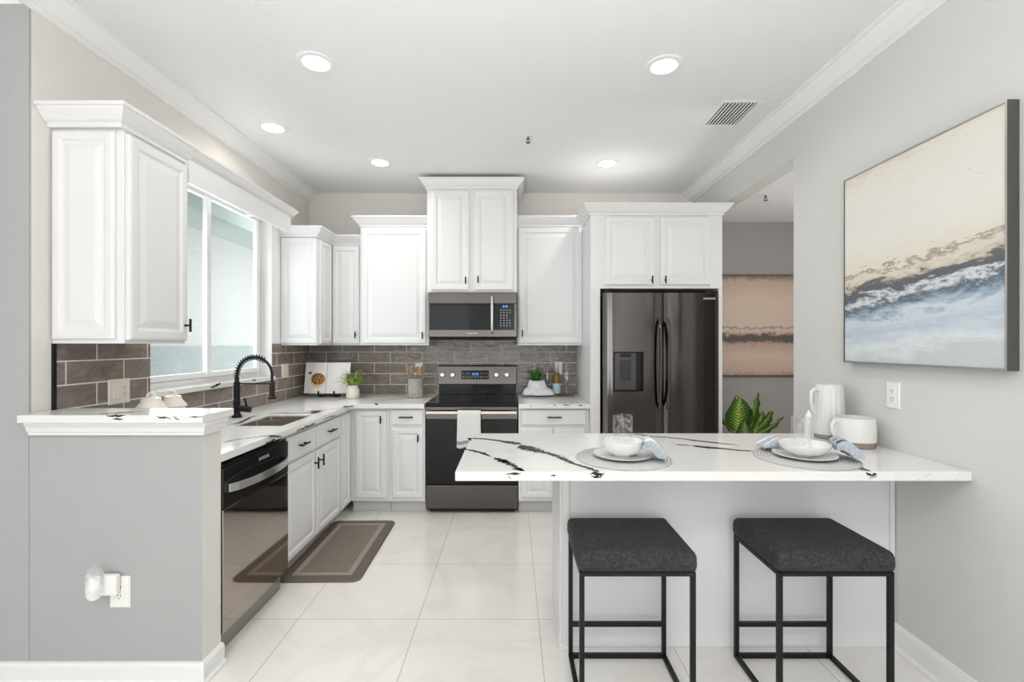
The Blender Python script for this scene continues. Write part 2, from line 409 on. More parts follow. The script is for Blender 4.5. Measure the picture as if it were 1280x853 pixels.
# ================================================================ SLABS with veins
def slab(name, xs, ys, inside, z0, z1, veins=(), fveins=(), label='', cat='countertop', fy=None, bevel=.003, loc=(0, 0, 0)):
    b = MB(); nx, ny = len(xs), len(ys)
    idx = {}
    def vid(i, j, k):
        if (i, j, k) not in idx: idx[(i, j, k)] = b.verts([(xs[i], ys[j], (z0, z1)[k])])
        return idx[(i, j, k)]
    ok = lambda i, j: 0 <= i < nx-1 and 0 <= j < ny-1 and inside((xs[i]+xs[i+1])/2, (ys[j]+ys[j+1])/2)
    for i in range(nx-1):
        for j in range(ny-1):
            if not ok(i, j): continue
            b.face((vid(i, j, 1), vid(i+1, j, 1), vid(i+1, j+1, 1), vid(i, j+1, 1))); b.face((vid(i, j, 0), vid(i, j+1, 0), vid(i+1, j+1, 0), vid(i+1, j, 0)))
            for (di, dj, p, q) in ((-1, 0, (i, j), (i, j+1)), (1, 0, (i+1, j), (i+1, j+1)), (0, -1, (i, j), (i+1, j)), (0, 1, (i, j+1), (i+1, j+1))):
                if not ok(i+di, j+dj): b.face((vid(*p, 0), vid(*q, 0), vid(*q, 1), vid(*p, 1)))
    v = MB()
    for pts, wd in veins: ribbon(v, pts, [q*1.7 for q in wd], lambda a, c: (a, c, z1+.0007))
    for axis, plane, pts, wd in fveins:
        ribbon(v, pts, wd, (lambda a, c: (a, plane, c)) if axis == 'y' else (lambda a, c: (plane, a, c)))
    k = b.verts(v.v)
    for f in v.f: b.face([q+k for q in f], 1)
    o = b.build(name, [M['quartz'], M['vein']], bevel=bevel)
    tag(o, label, cat)
    return o
def ribbon(b, pts, wd, f):
    P = [Vector(p) for p in pts]; path = []
    for a, c in zip(P, P[1:]):
        n = max(2, int((c-a).length/.006))
        for k in range(n): path.append(a.lerp(c, k/n))
    path.append(P[-1]); W = wd if isinstance(wd, (list, tuple)) else [wd, wd]
    L = []; drift = 0; ph = random.random()*9
    for i, p in enumerate(path):
        t = (path[min(i+1, len(path)-1)]-path[max(0, i-1)]).normalized(); n = Vector((-t.y, t.x))
        fr = i/(len(path)-1); base = W[0]+(W[-1]-W[0])*fr if len(W) < 3 else (lambda q: W[int(q)]+(W[min(int(q)+1, len(W)-1)]-W[int(q)])*(q-int(q)))(fr*(len(W)-1)*.999)
        drift = drift*.8+random.uniform(-1, 1)*.0022
        ww = base*(.45+.55*abs(math.sin(i*.55+ph))+random.uniform(-.2, .5))*min(1, .25+min(i, len(path)-1-i)*.25)
        L.append((p+n*(drift+ww/2), p+n*(drift-ww/2)))
    for (a0, a1), (c0, c1) in zip(L, L[1:]): b.quad(f(*a0), f(*a1), f(*c1), f(*c0))
def blob(b_pts, f=None): return b_pts
ZT = .90
def crop(pts, ox, oy, s): return [(ox+u/s, oy+v/s) for u, v in pts]
def on_top(pts, ox, oy, s, z=ZT): return [pz(x, y, z) for x, y in crop(pts, ox, oy, s)]

# island worktop
IY0, IY1, IX0 = 1.78, 2.548, -.215
iv = [
 (on_top([(100, 80), (101, 68), (180, 72), (250, 82), (300, 90), (345, 96)], 560, 530, 3.765), [.012, .012, .012, .014, .03, .02]),
 (on_top([(345, 100), (380, 116), (420, 128), (470, 139), (520, 155)], 560, 530, 3.765), [.02, .055, .03, .016, .02]),
 (on_top([(520, 155), (580, 185), (640, 203), (690, 220), (705, 227)], 560, 530, 3.765), [.02, .018, .012, .012, .016]),
 (on_top([(68, 117), (120, 127), (165, 138), (205, 154)], 560, 530, 3.765), [.009, .012, .012, .008]),
 (on_top([(222, 160), (260, 175), (300, 195), (335, 212), (358, 223)], 560, 530, 3.765), [.012, .022, .02, .016, .008]),
 (on_top([(228, 178), (262, 176), (288, 182)], 560, 530, 3.765), [.01, .02, .008]),
 (on_top([(300, 214), (330, 212), (350, 224)], 560, 530, 3.765), [.008, .016, .01]),
 (on_top([(868, 47), (960, 60), (1060, 67), (1160, 78), (1280, 92)], 560, 530, 3.765), [.010, .010, .010, .008, .012]),
 (on_top([(0, 72), (100, 83), (230, 95)], 860, 530, 3.556), [.012, .010, .006]),
 (on_top([(1070, 97), (1140, 103)], 560, 530, 3.765), [.010, .008]),
 (on_top([(1155, 106), (1215, 113), (1290, 118)], 560, 530, 3.765), [.01, .014, .012]),
 (on_top([(15, 98), (130, 108), (230, 119), (290, 122)], 860, 530, 3.556), [.012, .016, .014, .010]),
 (on_top([(735, 190), (765, 196), (795, 207), (810, 211)], 860, 530, 3.556), [.008, .018, .022, .02])]
fy = IY0-.0007
fz = lambda pts, ox, oy, s: [pxy(x, y, IY0) for x, y in crop(pts, ox, oy, s)]
ifv = [('y', fy, fz([(668, 238), (690, 232), (712, 236), (736, 230)], 560, 530, 3.765), [.006, .012, .009, .006]),
       ('y', fy, fz([(672, 246), (690, 250), (712, 243), (730, 246)], 560, 530, 3.765), [.010, .006, .012, .006]),
       ('y', fy, fz([(684, 258), (702, 256), (722, 258)], 560, 530, 3.765), [.006, .012, .008]),
       ('y', fy, fz([(716, 234), (722, 244), (718, 256)], 560, 530, 3.765), [.008, .010, .006]),
       ('y', fy, fz([(272, 240), (300, 238), (345, 232)], 560, 530, 3.765), [.010, .008, .010]),
       ('y', fy, fz([(285, 244), (300, 256)], 560, 530, 3.765), [.008, .006]),
       ('y', fy, fz([(483, 243), (508, 246)], 560, 530, 3.765), [.010, .010]),
       ('y', fy, fz([(792, 216), (815, 232), (838, 228)], 860, 530, 3.556), [.012, .012, .016]),
       ('y', fy, fz([(805, 240), (838, 236)], 860, 530, 3.556), [.010, .010])]
slab('island_worktop', [IX0, XR-.001], [IY0, IY1], lambda x, y: True, .864, ZT, iv, ifv, 'white quartz island worktop with black veins over the two stools')

# left + back L-shaped worktop with the sink cut-out
SX0, SX1, SY0, SY1 = -1.655, -1.355, 2.78, 3.23
LX, BYF = -1.27, 3.785
lv = [
 (on_top([(105, 408), (150, 402), (200, 386), (300, 374), (380, 362), (440, 356), (520, 348)], 260, 490, 6.4), [.006, .012, .006, .008, .006, .012, .012]),
 (on_top([(480, 360), (520, 352), (580, 368)], 260, 490, 6.4), [.012, .03, .012]),
 (on_top([(150, 268), (250, 252), (340, 205), (400, 190)], 260, 490, 6.4), [.010, .016, .014, .008]),
 (on_top([(830, 178), (870, 160), (890, 153), (960, 145), (1085, 128)], 260, 490, 6.4), [.012, .035, .008, .006, .010]),
 (on_top([(1085, 125), (1120, 119), (1160, 114)], 260, 490, 6.4), [.02, .06, .03]),
 (on_top([(480, 178), (600, 168), (700, 175), (830, 168)], 260, 490, 6.4), [.008, .012, .008, .012]),
 (on_top([(20, 603), (150, 588)], 380, 440, 8), [.01, .03]),
 (on_top([(700, 500), (900, 475), (1240, 440)], 380, 440, 8), [.005, .012, .02])]
lz = lambda pts: [(lambda x, y: ((LX*FPX/(x-640)), CH-(y-HZ)*(LX*FPX/(x-640))/FPX))(x, y) for x, y in crop(pts, 260, 490, 6.4)]
lfv = [('x', LX+.0007, lz([(705, 316), (760, 290), (855, 256)]), [.006, .012, .012]),
       ('x', LX+.0007, lz([(925, 218), (980, 200), (1022, 186)]), [.006, .008, .006]),
       ('x', LX+.0007, lz([(455, 412), (490, 400), (540, 378)]), [.006, .010, .012]),
       ('y', BYF-.0007, [pxy(x, y, BYF) for x, y in crop([(700, 520), (745, 530)], 380, 440, 8)], [.012, .014])]
slab('kitchen_worktop', [XL+.009, SX0, SX1, LX, -.706], [2.046, SY0, SY1, BYF, YB-.009],
     lambda x, y: (x < LX or y > BYF) and not (SX0 < x < SX1 and SY0 < y < SY1), .864, ZT, lv, lfv, 'L-shaped white quartz worktop around the sink')
rv = [('y', BYF-.0007, [pxy(x, y, BYF) for x, y in ((662, 507), (665, 507.5))], [.008, .008]),
      ('y', BYF-.0007, [pxy(x, y, BYF) for x, y in ((690, 506.5), (696, 507.5))], [.006, .008]),
      ('y', BYF-.0007, [pxy(703, 507, BYF), pxy(713, 506, BYF)], [.008, .008]),
      ('y', BYF-.0007, [pxy(722, 507, BYF), pxy(729, 506.5, BYF)], [.008, .010])]
slab('range_side_worktop', [.052, .626], [BYF, YB-.009], lambda x, y: True, .864, ZT, (), rv, 'short white quartz worktop between the range and refrigerator')
# ledge on the half wall and window sill
cz = lambda pts, Y: [pxy(x, y, Y) for x, y in pts]
CY0 = 1.862
cfv = [('y', CY0-.0007, cz(((133, 519), (142, 521), (156, 520)), CY0), [.006, .010, .006]), ('y', CY0-.0007, cz(((140, 524), (154, 525)), CY0), [.006, .008]),
       ('y', CY0-.0007, cz(((195, 520), (200, 523), (214, 524)), CY0), [.004, .006, .004]), ('y', CY0-.0007, cz(((216, 521), (224, 526)), CY0), [.006, .008]),
       ('y', CY0-.0007, cz(((236, 522), (254, 521)), CY0), [.003, .004])]
cv = [([pz(x, y, 1.10) for x, y in ((120, 518), (150, 516.5), (185, 514))], [.006, .012, .004])]
slab('half_wall_ledge', [-1.955, -1.222], [CY0, 2.075], lambda x, y: True, 1.069, 1.10, cv, cfv, 'white quartz ledge capping the gray half wall', 'ledge')
b = MB().sweep([(-1.955, YG), (HX, YG), (HX, 2.044)], [(0, 0), (.014, 0), (.016, .010), (.022, .016), (.027, .034), (.033, .040), (.033, .056), (0, .056)], z=1.0125)
struct(b.build('trim_4', M['trimw']), 'white moulding under the half wall ledge')
wv = [('x', -1.9285, [(3.02, 1.104), (3.07, 1.110), (3.13, 1.118)], [.010, .018, .010]), ('x', -1.9285, [(3.5, 1.108), (3.56, 1.114)], [.012, .014])]
o = slab('window_sill', [-2.055, -1.9292], [2.56, WY1-.003], lambda x, y: True, 1.0905, 1.122, (), wv, 'white quartz sill under the window', 'sill')

# ================================================================ CABINETS
def handle(parent, x, z, L, vertical, y=-.02):
    b = MB(); r = .0058
    if vertical:
        b.cyl((x, y-.028, z-L/2), (x, y-.028, z+L/2), r, 10)
        b.cyl((x, y, z), (x, y-.028, z), r*.9, 10)
    else:
        b.cyl((x-L/2, y-.028, z), (x+L/2, y-.028, z), r, 10)
        for s in (-.3, .3): b.cyl((x+s*L, y, z), (x+s*L, y-.028, z), r*.9, 10)
    h = b.build('handle', M['black'], parent, smooth=True); h['label'] = 'black bar handle'
    return h
def panel_rings(x0, x1, z0, z1, y=0, t=.02, rail=.052, flat=False):
    """raised-panel front, back face at y, front at y-t"""
    if flat: L = [(0, 0), (0, -t+.004), (.002, -t+.0012), (.006, -t)]
    else: L = [(0, 0), (0, -t+.007), (.003, -t+.003), (.009, -t+.001), (.013, -t), (rail-.012, -t), (rail-.006, -t+.003), (rail-.002, -t+.008), (rail+.005, -t+.009), (rail+.012, -t+.0075), (rail+.034, -t+.001), (rail+.038, -t+.0005)]
    return [[(x0+i, y+d, z0+i), (x1-i, y+d, z0+i), (x1-i, y+d, z1-i), (x0+i, y+d, z1-i)] for i, d in L]
def front(parent, name, x0, x1, z0, z1, hd=None, flat=False, y=0, rail=.052, m='cab'):
    o = MB().loft(panel_rings(x0, x1, z0, z1, y-.0005, .02, rail, flat)).build(name, M[m], parent)
    if hd: handle(o, hd[0], hd[1], hd[2], hd[3], y-.0205)
    return o
CRW = [(0, 0), (.010, 0), (.010, .014), (.016, .02), (.024, .024), (.030, .032), (.052, .058), (.056, .068), (.064, .070), (.064, .084), (0, .084)]
def carcass(parent, w_, d, z0, z1, toe=0, hollow=False):
    b = MB()
    if hollow:
        t = .018
        b.box(0, t, 0, d, z0, z1); b.box(w_-t, w_, 0, d, z0, z1); b.box(t, w_-t, 0, d, z0, z0+t); b.box(t, w_-t, d-t, d, z0+t, z1); b.box(t, w_-t, 0, t, z0+t, z1)
    else: b.box(0, w_, 0, d, z0, z1)
    o = b.build('body', M['cab'], parent, bevel=0 if hollow else .002)
    if toe:
        MB().box(0.001, w_-.001, .07, d, .001, z0).build('toe_kick', M['toe'], parent)
    return o
M['toe'] = mat('toe_kick_paint', (206, 205, 203), .5)

# -- upper cabinet beside the window (faces the room, +X), end panel towards the camera
t = thing('upper_cabinet', 'white upper cabinet with paneled end beside the window above the half wall', 'cabinet', (-1.66, 2.02, 0), R(90))
carcass(t, .38, .3065, 1.384, 2.305)
front(t, 'door', .008, .372, 1.400, 2.283, (.345, 1.475, .065, True))
e = MB().loft(panel_rings(-.2985, -.032, 1.402, 2.292, 0, .016, .045)).build('end_panel', M['cab'], t)
e.rotation_euler = (0, 0, R(-90)); e.location = (-.0005, 0, 0)
MB().sweep([(-.016, .306), (-.016, -.0), (.383, -.0)], CRW, z=2.30).build('crown_moulding', M['cab'], t)

# -- window valance
t = thing('window_valance', 'white box valance with crown above the sink window', 'valance', (-1.64, 2.404, 0), R(90))
b = MB(); b.box(0, 1.096, 0, .02, 2.204, 2.375); b.box(1.076, 1.096, .02, .326, 2.33, 2.375); b.box(0, 1.076, .02, .326, 2.352, 2.375)
b.build('board', M['cab'], t, bevel=.002)
MB().sweep([(.0, 0), (1.096, 0), (1.096, .326)], [(0, 0), (.010, .004), (.020, .012), (.036, .036), (.040, .040), (.040, .050), (0, .050)], z=2.327).build('crown_moulding', M['cab'], t)

# -- corner pair
YA = 4.01
t = thing('upper_cabinet', 'white L-shaped corner upper cabinet with paneled end past the window', 'cabinet', (-1.65, YA, 0), R(90))
carcass(t, YB-YA-.009, .317, 1.371, 2.30)
front(t, 'door', .02, .268, 1.385, 2.278, None, rail=.045)
e = MB().loft(panel_rings(-.309, -.006, 1.385, 2.288, 0, .016, .045)).build('end_panel', M['cab'], t)
e.rotation_euler = (0, 0, R(-90)); e.location = (-.0005, 0, 0)
MB().sweep([(-.016, .317), (-.016, 0), (.309, 0)], CRW, z=2.288, post=(.309, -.2)).build('crown_moulding', M['cab'], t); corner = t

def upper(label, x0, x1, yf, z0, z1, doors, crown=None, cs=1.0, back=YB-.009, pre=None, into=None):
    t = into or thing('upper_cabinet', label, 'cabinet', (x0, yf+.02, 0)); had = set(t.children)
    w_ = x1-x0; d = back-yf-.02
    carcass(t, w_, d, z0, z1)
    for (a, c, e0, e1, hd) in doors: front(t, 'door', a-x0, c-x0, e0, e1, (hd[0]-x0, hd[1], .06, True) if hd else None)
    if crown: MB().sweep([(p[0]*w_, p[1]*d) for p in crown], [(o*cs, u*cs) for o, u in CRW], z=z1-.012, pre=pre).build('crown_moulding', M['cab'], t)
    if into:
        for c in set(t.children)-had: c.location = (yf+.02-YA, -(x0+1.65), 0); c.rotation_euler = (0, 0, R(-90))
    return t
P = lambda x, y, Y: pxy(x, y, Y)
upper('', -1.645, -1.357, 4.30, 1.371, 2.30, [(-1.640+.0, P(449, 0, 4.3)[0], 1.385, 2.278, P(445, 419, 4.3))], [(-.005/.288, 0), (1, 0)], pre=(-.005, .2), into=corner)
upper('wide single-door white upper cabinet over the utensil crock', -1.354, -.742, 4.20, 1.371, 2.445, [(P(452.5, 0, 4.2)[0], P(532.5, 0, 4.2)[0], 1.387, 2.405, P(528.5, 419.5, 4.2))], [(0, 1), (0, 0), (1, 0)])
upper('tallest white double-door cabinet directly above the microwave', -.738, .044, 4.08, 1.832, 2.742,
      [(P(539, 0, 4.08)[0], P(586.5, 0, 4.08)[0], 1.848, 2.715, P(582.2, 351, 4.08)), (P(593.2, 0, 4.08)[0], P(641.8, 0, 4.08)[0], 1.848, 2.715, P(597.7, 350, 4.08))], [(0, 1), (0, 0), (1, 0), (1, 1)])
upper('single-door white upper cabinet between microwave and refrigerator', .048, .624, 4.20, 1.371, 2.445, [(P(648, 0, 4.2)[0], P(728, 0, 4.2)[0], 1.389, 2.420, P(653, 417, 4.2))], [(0, 0), (1, 0)])

# -- refrigerator surround
YF = 3.75
t = thing('refrigerator_cabinet', 'white tall cabinet surround with double doors over the refrigerator', 'cabinet', (.627, YF+.02, 0))
W_ = 1.053; D_ = YB-.009-YF-.02
MB().box(0, W_, 0, D_, 1.826, 2.425).build('body', M['cab'], t, bevel=.002)
lx = lambda x: P(x, 0, YF)[0]-.627
front(t, 'door', lx(756.5), lx(819), 1.852, 2.398, (lx(814.5), 1.891, .06, True))
front(t, 'door', lx(826), lx(888), 1.852, 2.398, (lx(831), 1.891, .06, True))
b = MB(); b.box(0, .02, .02, D_, .001, 1.826); b.box(0, .078, 0, .02, .001, 1.826); b.build('side_panel', M['cab'], t, bevel=.002)
b = MB(); b.box(W_-.02, W_, .02, D_, .001, 1.826); b.box(W_-.03, W_, 0, .02, .001, 1.826); b.build('side_panel', M['cab'], t, bevel=.002)
MB().sweep([(0, .375), (0, 0), (W_, 0), (W_, .60)], CRW, z=2.41).build('crown_moulding', M['cab'], t)

# -- base cabinets, left run (face +X)
XB = -1.32                                       # body front; door faces 2 cm proud
def base_left(name, label, y0, y1, fronts, hollow=False):
    t = thing(name, label, 'cabinet', (XB, y0, 0), R(90))
    carcass(t, y1-y0, XB-XL-.012, .105, .862, 1, hollow)
    for (kind, a, c, z0, z1, hd) in fronts: front(t, kind, a, c, z0, z1, hd, flat=(kind == 'drawer'), rail=.05)
    return t
base_left('sink_base_cabinet', 'white sink base cabinet with two doors beside the dishwasher', 2.675, 3.605, [
    ('drawer', .018, .462, .690, .835, (.24, .765, .115, False)), ('drawer', .478, .908, .690, .835, (.70, .765, .115, False)),
    ('door', .018, .462, .108, .672, (.428, .60, .075, True)), ('door', .478, .908, .108, .672, (.515, .60, .075, True))], True)
base_left('corner_base_cabinet', 'narrow white corner filler cabinet past the sink base', 3.608, YB-.012, [('door', .006, .200, .108, .835, None)])
# -- base cabinets, back run
def base_back(name, label, x0, x1, fronts):
    t = thing(name, label, 'cabinet', (x0, 3.835, 0)); carcass(t, x1-x0, YB-.012-3.835, .105, .862, 1)
    for (kind, a, c, z0, z1, hd) in fronts: front(t, kind, a-x0, c-x0, z0, z1, (hd[0]-x0,)+hd[1:] if hd else None, flat=(kind == 'drawer'), rail=.05)
    return t
YD = 3.815
q = lambda x, y: P(x, y, YD)
base_back('base_cabinet', 'white full-height single-door base cabinet in the inner corner', -1.314, -1.0, [('door', q(444, 0)[0], q(482.5, 0)[0], .135, .842, q(476.5, 524.5)+(.06, True))])
base_back('base_cabinet', 'narrow white base cabinet with one drawer next to the range', -.998, -.707, [('drawer', q(489.5, 0)[0], q(528.5, 0)[0], .728, .848, q(508, 521.5)+(.115, False)), ('door', q(489.5, 0)[0], q(528.5, 0)[0], .135, .700, q(523, 547.5)+(.06, True))])
base_back('base_cabinet', 'wide white base cabinet with drawer between range and refrigerator', .053, .625, [('drawer', q(651.5, 0)[0], q(732, 0)[0], .728, .848, q(693, 521.5)+(.115, False)), ('door', q(651.5, 0)[0], q(691, 0)[0], .135, .700, None), ('door', q(693.5, 0)[0], q(732, 0)[0], .135, .700, None)])

# -- island base
t = thing('kitchen_island', 'pale gray paneled island base under the quartz worktop', 'island', (.215, 2.136, 0))
W_ = XR-.003-.215; D_ = .39
MB().box(.012, W_, .012, D_, .001, .862).build('body', M['panel'], t)
b = MB(); b.box(0, .012, 0, D_, .001, .862); b.box(.012, .045, 0, .012, .001, .862); b.build('end_panel', M['cab'], t, bevel=.0025)
MB().box(W_-.020, W_, 0, .012, .001, .862).build('corner_trim', M['cab'], t, bevel=.0025)
MB().sweep([(-.0, D_), (0, 0), (.05, 0)], [(0, 0), (.009, 0), (.009, .012), (0, .014)], z=.001).build('shoe_moulding', M['cab'], t)

# ================================================================ APPLIANCES
# -- refrigerator
t = thing('refrigerator', 'black stainless french-door refrigerator with water dispenser', 'refrigerator', (.715, 3.70, 0))
W_ = .912
b = MB(); b.box(.005, W_-.005, .062, .80, .02, 1.775); b.box(.03, W_-.03, .1, .78, .001, .02); b.build('cabinet', M['black'], t, bevel=.004)
gx = P(829.5, 0, 3.70)[0]-.715
def fdoor(x0, x1, z0, z1, name, hole=None):
    # gently bowed front in x, rounded sides
    n = 15; rings = []
    def yf(u): return .012*(abs(2*u-1)**4)+ (0.014 if u in (0, 1) else 0)
    b = MB(); prev = None
    xs = [x0+(x1-x0)*k/(n-1) for k in range(n)]
    if hole: xs = sorted(set(xs+[hole[0], hole[1]]))
    zs = [z0, z1] if not hole else [z0, hole[2], hole[3], z1]
    g = {}
    for i, x in enumerate(xs):
        u = (x-x0)/(x1-x0)
        for j, z in enumerate(zs): g[i, j] = b.verts([(x, yf(u), z)])
    for i in range(len(xs)-1):
        for j in range(len(zs)-1):
            if hole and hole[0]-1e-6 <= xs[i] and xs[i+1] <= hole[1]+1e-6 and j == 1: continue
            b.face((g[i, j], g[i+1, j], g[i+1, j+1], g[i, j+1]))
    L = len(xs)-1; J = len(zs)-1
    k0 = b.verts([(x0, .06, z0), (x1, .06, z0), (x1, .06, z1), (x0, .06, z1)])
    b.face((k0, k0+1, k0+2, k0+3)); b.face([g[0, j] for j in range(J+1)]+[k0+3, k0]); b.face([g[L, j] for j in range(J+1)]+[k0+2, k0+1])
    b.face([g[i, 0] for i in range(L+1)]+[k0+1, k0]); b.face([g[i, J] for i in range(L+1)]+[k0+2, k0+3])
    return b.build(name, M['fridge'], t, smooth=True, angle=25)
hx0, hz1 = P(766.8, 440, 3.70); hx1, hz0 = P(804.5, 489.5, 3.70); hx0 -= .715; hx1 -= .715
d1 = fdoor(0, gx-.003, .66, 1.785, 'door', (hx0, hx1, hz0, hz1)); d2 = fdoor(gx+.003, W_, .66, 1.785, 'door')
fdoor(0, W_, .36, .652, 'freezer_drawer'); fdoor(0, W_, .04, .352, 'freezer_drawer')
b = MB(); b.box(hx0, hx1, .056, .0595, hz0, hz1)
b.quad((hx0, .004, hz0), (hx0, .056, hz0), (hx0, .056, hz1), (hx0, .004, hz1)); b.quad((hx1, .004, hz0), (hx1, .056, hz0), (hx1, .056, hz1), (hx1, .004, hz1))
b.quad((hx0, .004, hz0), (hx1, .004, hz0), (hx1, .056, hz0), (hx0, .056, hz0)); b.quad((hx0, .004, hz1), (hx1, .004, hz1), (hx1, .056, hz1), (hx0, .056, hz1))
wdis = b.build('water_dispenser', mat('dispenser_black', (16, 16, 17), .25), d1, bevel=.002)
b = MB(); b.box(hx0+.012, hx1-.050, .016, .055, hz0+.004, hz1-.006); b.build('dispenser_panel', mat('dispenser_gray', (84, 83, 84), .28, .6), wdis, bevel=.006)
b = MB(); b.box(hx0+.060, hx1-.098, .008, .016, hz0+.085, hz1-.070); b.build('dispenser_paddle', mat('paddle_gray', (52, 52, 54), .25), wdis, bevel=.006)
b = MB(); b.box(hx0+.058, hx1-.094, .004, .016, hz1-.040, hz1-.016); b.build('nozzle', M['black'], wdis, bevel=.004)
for xx, dd in ((825.0, d1), (835.3, d2)):
    x = P(xx, 0, 3.68)[0]-.715; zt = P(0, 398, 3.65)[1]; zb = P(0, 512, 3.65)[1]
    pts = [(x, -.012-.045*math.sin(PI*min(1, max(0, k/16)))**.5 if 0 < k < 16 else .006, zb+(zt-zb)*k/16) for k in range(17)]
    MB().tube(pts, .0115, 10).build('handle', M['fridge'], dd, smooth=True)
tx, tz = P(886.8, 373.5, 3.70)
text('brand_lettering', 'SAMSUNG', .021, (tx-.715, .0005, tz), (R(90), 0, 0), M['plasticw'], d2)
for x in (.01, W_-.05): MB().box(x, x+.04, .005, .05, 1.785, 1.80).build('hinge_cover', M['black'], t, bevel=.002)

# -- over-the-range microwave
MY = 4.06
t = thing('microwave', 'black stainless over-the-range microwave above the stove', 'microwave', (-.722, MY, 1.423))
W_, H_ = .762, .404
b = MB(); b.box(.004, W_-.004, .04, .50, .012, H_); b.build('body', M['black'], t, bevel=.003)
dxs = P(617, 0, MY)[0]+.722
zt, zb = P(0, 379.5, MY)[1]-1.423, P(0, 412.5, MY)[1]-1.423
b = MB(); b.box(0, W_, 0, .04, zt, H_-.002); b.box(0, W_, 0, .04, .022, zb); b.box(0, .014, 0, .04, zb, zt); b.box(W_-.022, W_, 0, .04, zb, zt)
fr = b.build('front_frame', M['blksteel'], t, bevel=.002)
MB().box(.014, dxs-.016, .002, .035, zb, zt).build('door_window', M['blackgl'], t, bevel=.001)
cp = MB().box(dxs-.014, W_-.022, .002, .035, zb, zt).build('control_panel', M['blackgl'], t, bevel=.001)
b = MB()
cx0 = P(626, 0, MY)[0]+.722; cx1 = P(637.5, 0, MY)[0]+.722
for r_ in range(7):
    for c_ in range(4):
        if r_ in (2, 3) and c_ == 3: continue
        b.box(cx0+c_*(cx1-cx0)/3-.005, cx0+c_*(cx1-cx0)/3+.005, .0012, .002, zt-.062-r_*.022, zt-.055-r_*.022)
b.build('button', M['print'], cp)
text('clock_digits', '8:43', .026, (P(631.5, 0, MY)[0]+.722, .0012, zt-.026), (R(90), 0, 0), M['led'], cp, .0003)
hx = P(615.3, 0, MY)[0]+.722
MB().tube([(hx, 0, .06), (hx, -.035, .068), (hx, -.038, .09), (hx, -.038, .34), (hx, -.035, .36), (hx, 0, .368)], .0115, 12).build('handle', M['steel'], t, smooth=True)
tx, tz = P(590.5, 417, MY); text('brand_lettering', 'SAMSUNG', .019, (tx+.722, -.0004, tz-1.423), (R(90), 0, 0), M['plasticw'], fr)
b = MB(); b.box(.01, W_-.01, .02, .49, 0, .014); b.build('underside_vent', M['dark'], t)

# -- range
RX0, RY = -.703, 3.84
t = thing('range', 'black stainless electric range with glass cooktop below the microwave', 'stove', (RX0, RY, 0))
W_ = .749
b = MB(); b.box(.003, W_-.003, .02, .70, .035, .884); b.box(.03, W_-.03, .05, .66, .001, .035); b.build('body', M['black'], t, bevel=.002)
b = MB(); b.box(-.001+.001, W_, -.012, .62, .886, .905); ck = b.build('cooktop', M['blackgl'], t, bevel=.004)
BG_ = mat('burner_gray', (58, 58, 58), .3)
for x, y, r in ((.19, .17, .105), (.56, .17, .09), (.19, .44, .08), (.56, .44, .105)):
    b = MB()
    for rr in (r, r*.6):
        n = 40; i0 = b.verts([(x+math.cos(2*PI*k/n)*q_, y+math.sin(2*PI*k/n)*q_, .9056) for k in range(n) for q_ in (rr, rr-.003)])
        for k in range(n): a = 2*k; c = 2*((k+1) % n); b.face((i0+a, i0+c, i0+c+1, i0+a+1))
    b.build('burner_marking', BG_, ck)
b = MB(); b.box(0, W_, 0, .02, .770, .870); dr = b.build('oven_door', M['blksteel'], t, bevel=.002)
MB().box(.004, W_-.004, .001, .02, .236, .768).build('door_glass', M['blackgl'], dr, bevel=.001)
hz = .830
b = MB(); b.box(.006, W_-.006, -.052, -.034, hz-.012, hz+.012); b.box(.02, .05, -.034, 0, hz-.009, hz+.009); b.box(W_-.05, W_-.02, -.034, 0, hz-.009, hz+.009)
b.build('handle', mat('satin_steel', (186, 178, 170), .25, 1), dr, bevel=.004)
MB().box(.0, W_, 0, .02, .042, .230).build('storage_drawer', M['blksteel'], t, bevel=.003)
# backguard
b = MB(); yb0 = .60
b.loft([[(.0, yb0+.012, 1.0), (W_, yb0+.012, 1.0), (W_, .70, 1.0), (0, .70, 1.0)], [(.0, yb0+.03, 1.175), (W_, yb0+.03, 1.175), (W_, .70, 1.175), (0, .70, 1.175)]])
cpn = b.build('control_panel', M['blksteel'], t, bevel=.006)
b = MB(); b.box(.01, W_-.01, .625, .70, .906, 1.0); b.box(0, W_, yb0+.028, .705, 1.1755, 1.183); b.build('backguard', M['blackgl'], t, bevel=.002)
YK = RY+yb0+.018; sl = .018/.175
def cpt(x, y): X, Z = P(x, y, YK); return X-RX0, yb0+.012+(Z-1.0)*sl, Z
x0, yy, z1 = cpt(576.5, 463.5); x1, _, z0 = cpt(611, 474.5)
dp = MB().loft([[(x0, yb0+.011+(z0-1)*sl, z0), (x1, yb0+.011+(z0-1)*sl, z0), (x1, yb0+.03, z0), (x0, yb0+.03, z0)], [(x0, yb0+.011+(z1-1)*sl, z1), (x1, yb0+.011+(z1-1)*sl, z1), (x1, yb0+.04, z1), (x0, yb0+.04, z1)]]).build('display', M['blackgl'], cpn)
for ks, rows_ in (((0, 1, 2), (0, 1)), ((3, 4, 5), (1,)), ((6, 7, 8), (0, 1))):
    for r_ in rows_:
        b = MB()
        for k in ks:
            X = x0+.02+k*(x1-x0-.04)/8; Z = z1-.025-r_*.035; yv = yb0+.0105+(Z-1)*sl
            b.box(X-.006, X+.006, yv-.0006, yv+.001, Z-.003, Z+.003)
        b.build('button', M['print'], dp)
zc_ = (z0*.4+z1*.6); text('clock_digits', '8:43', .034, ((x0+x1)/2+.005, yb0+.0102+(zc_-1)*sl, zc_), (R(90), 0, 0), M['led'], dp, .0003)
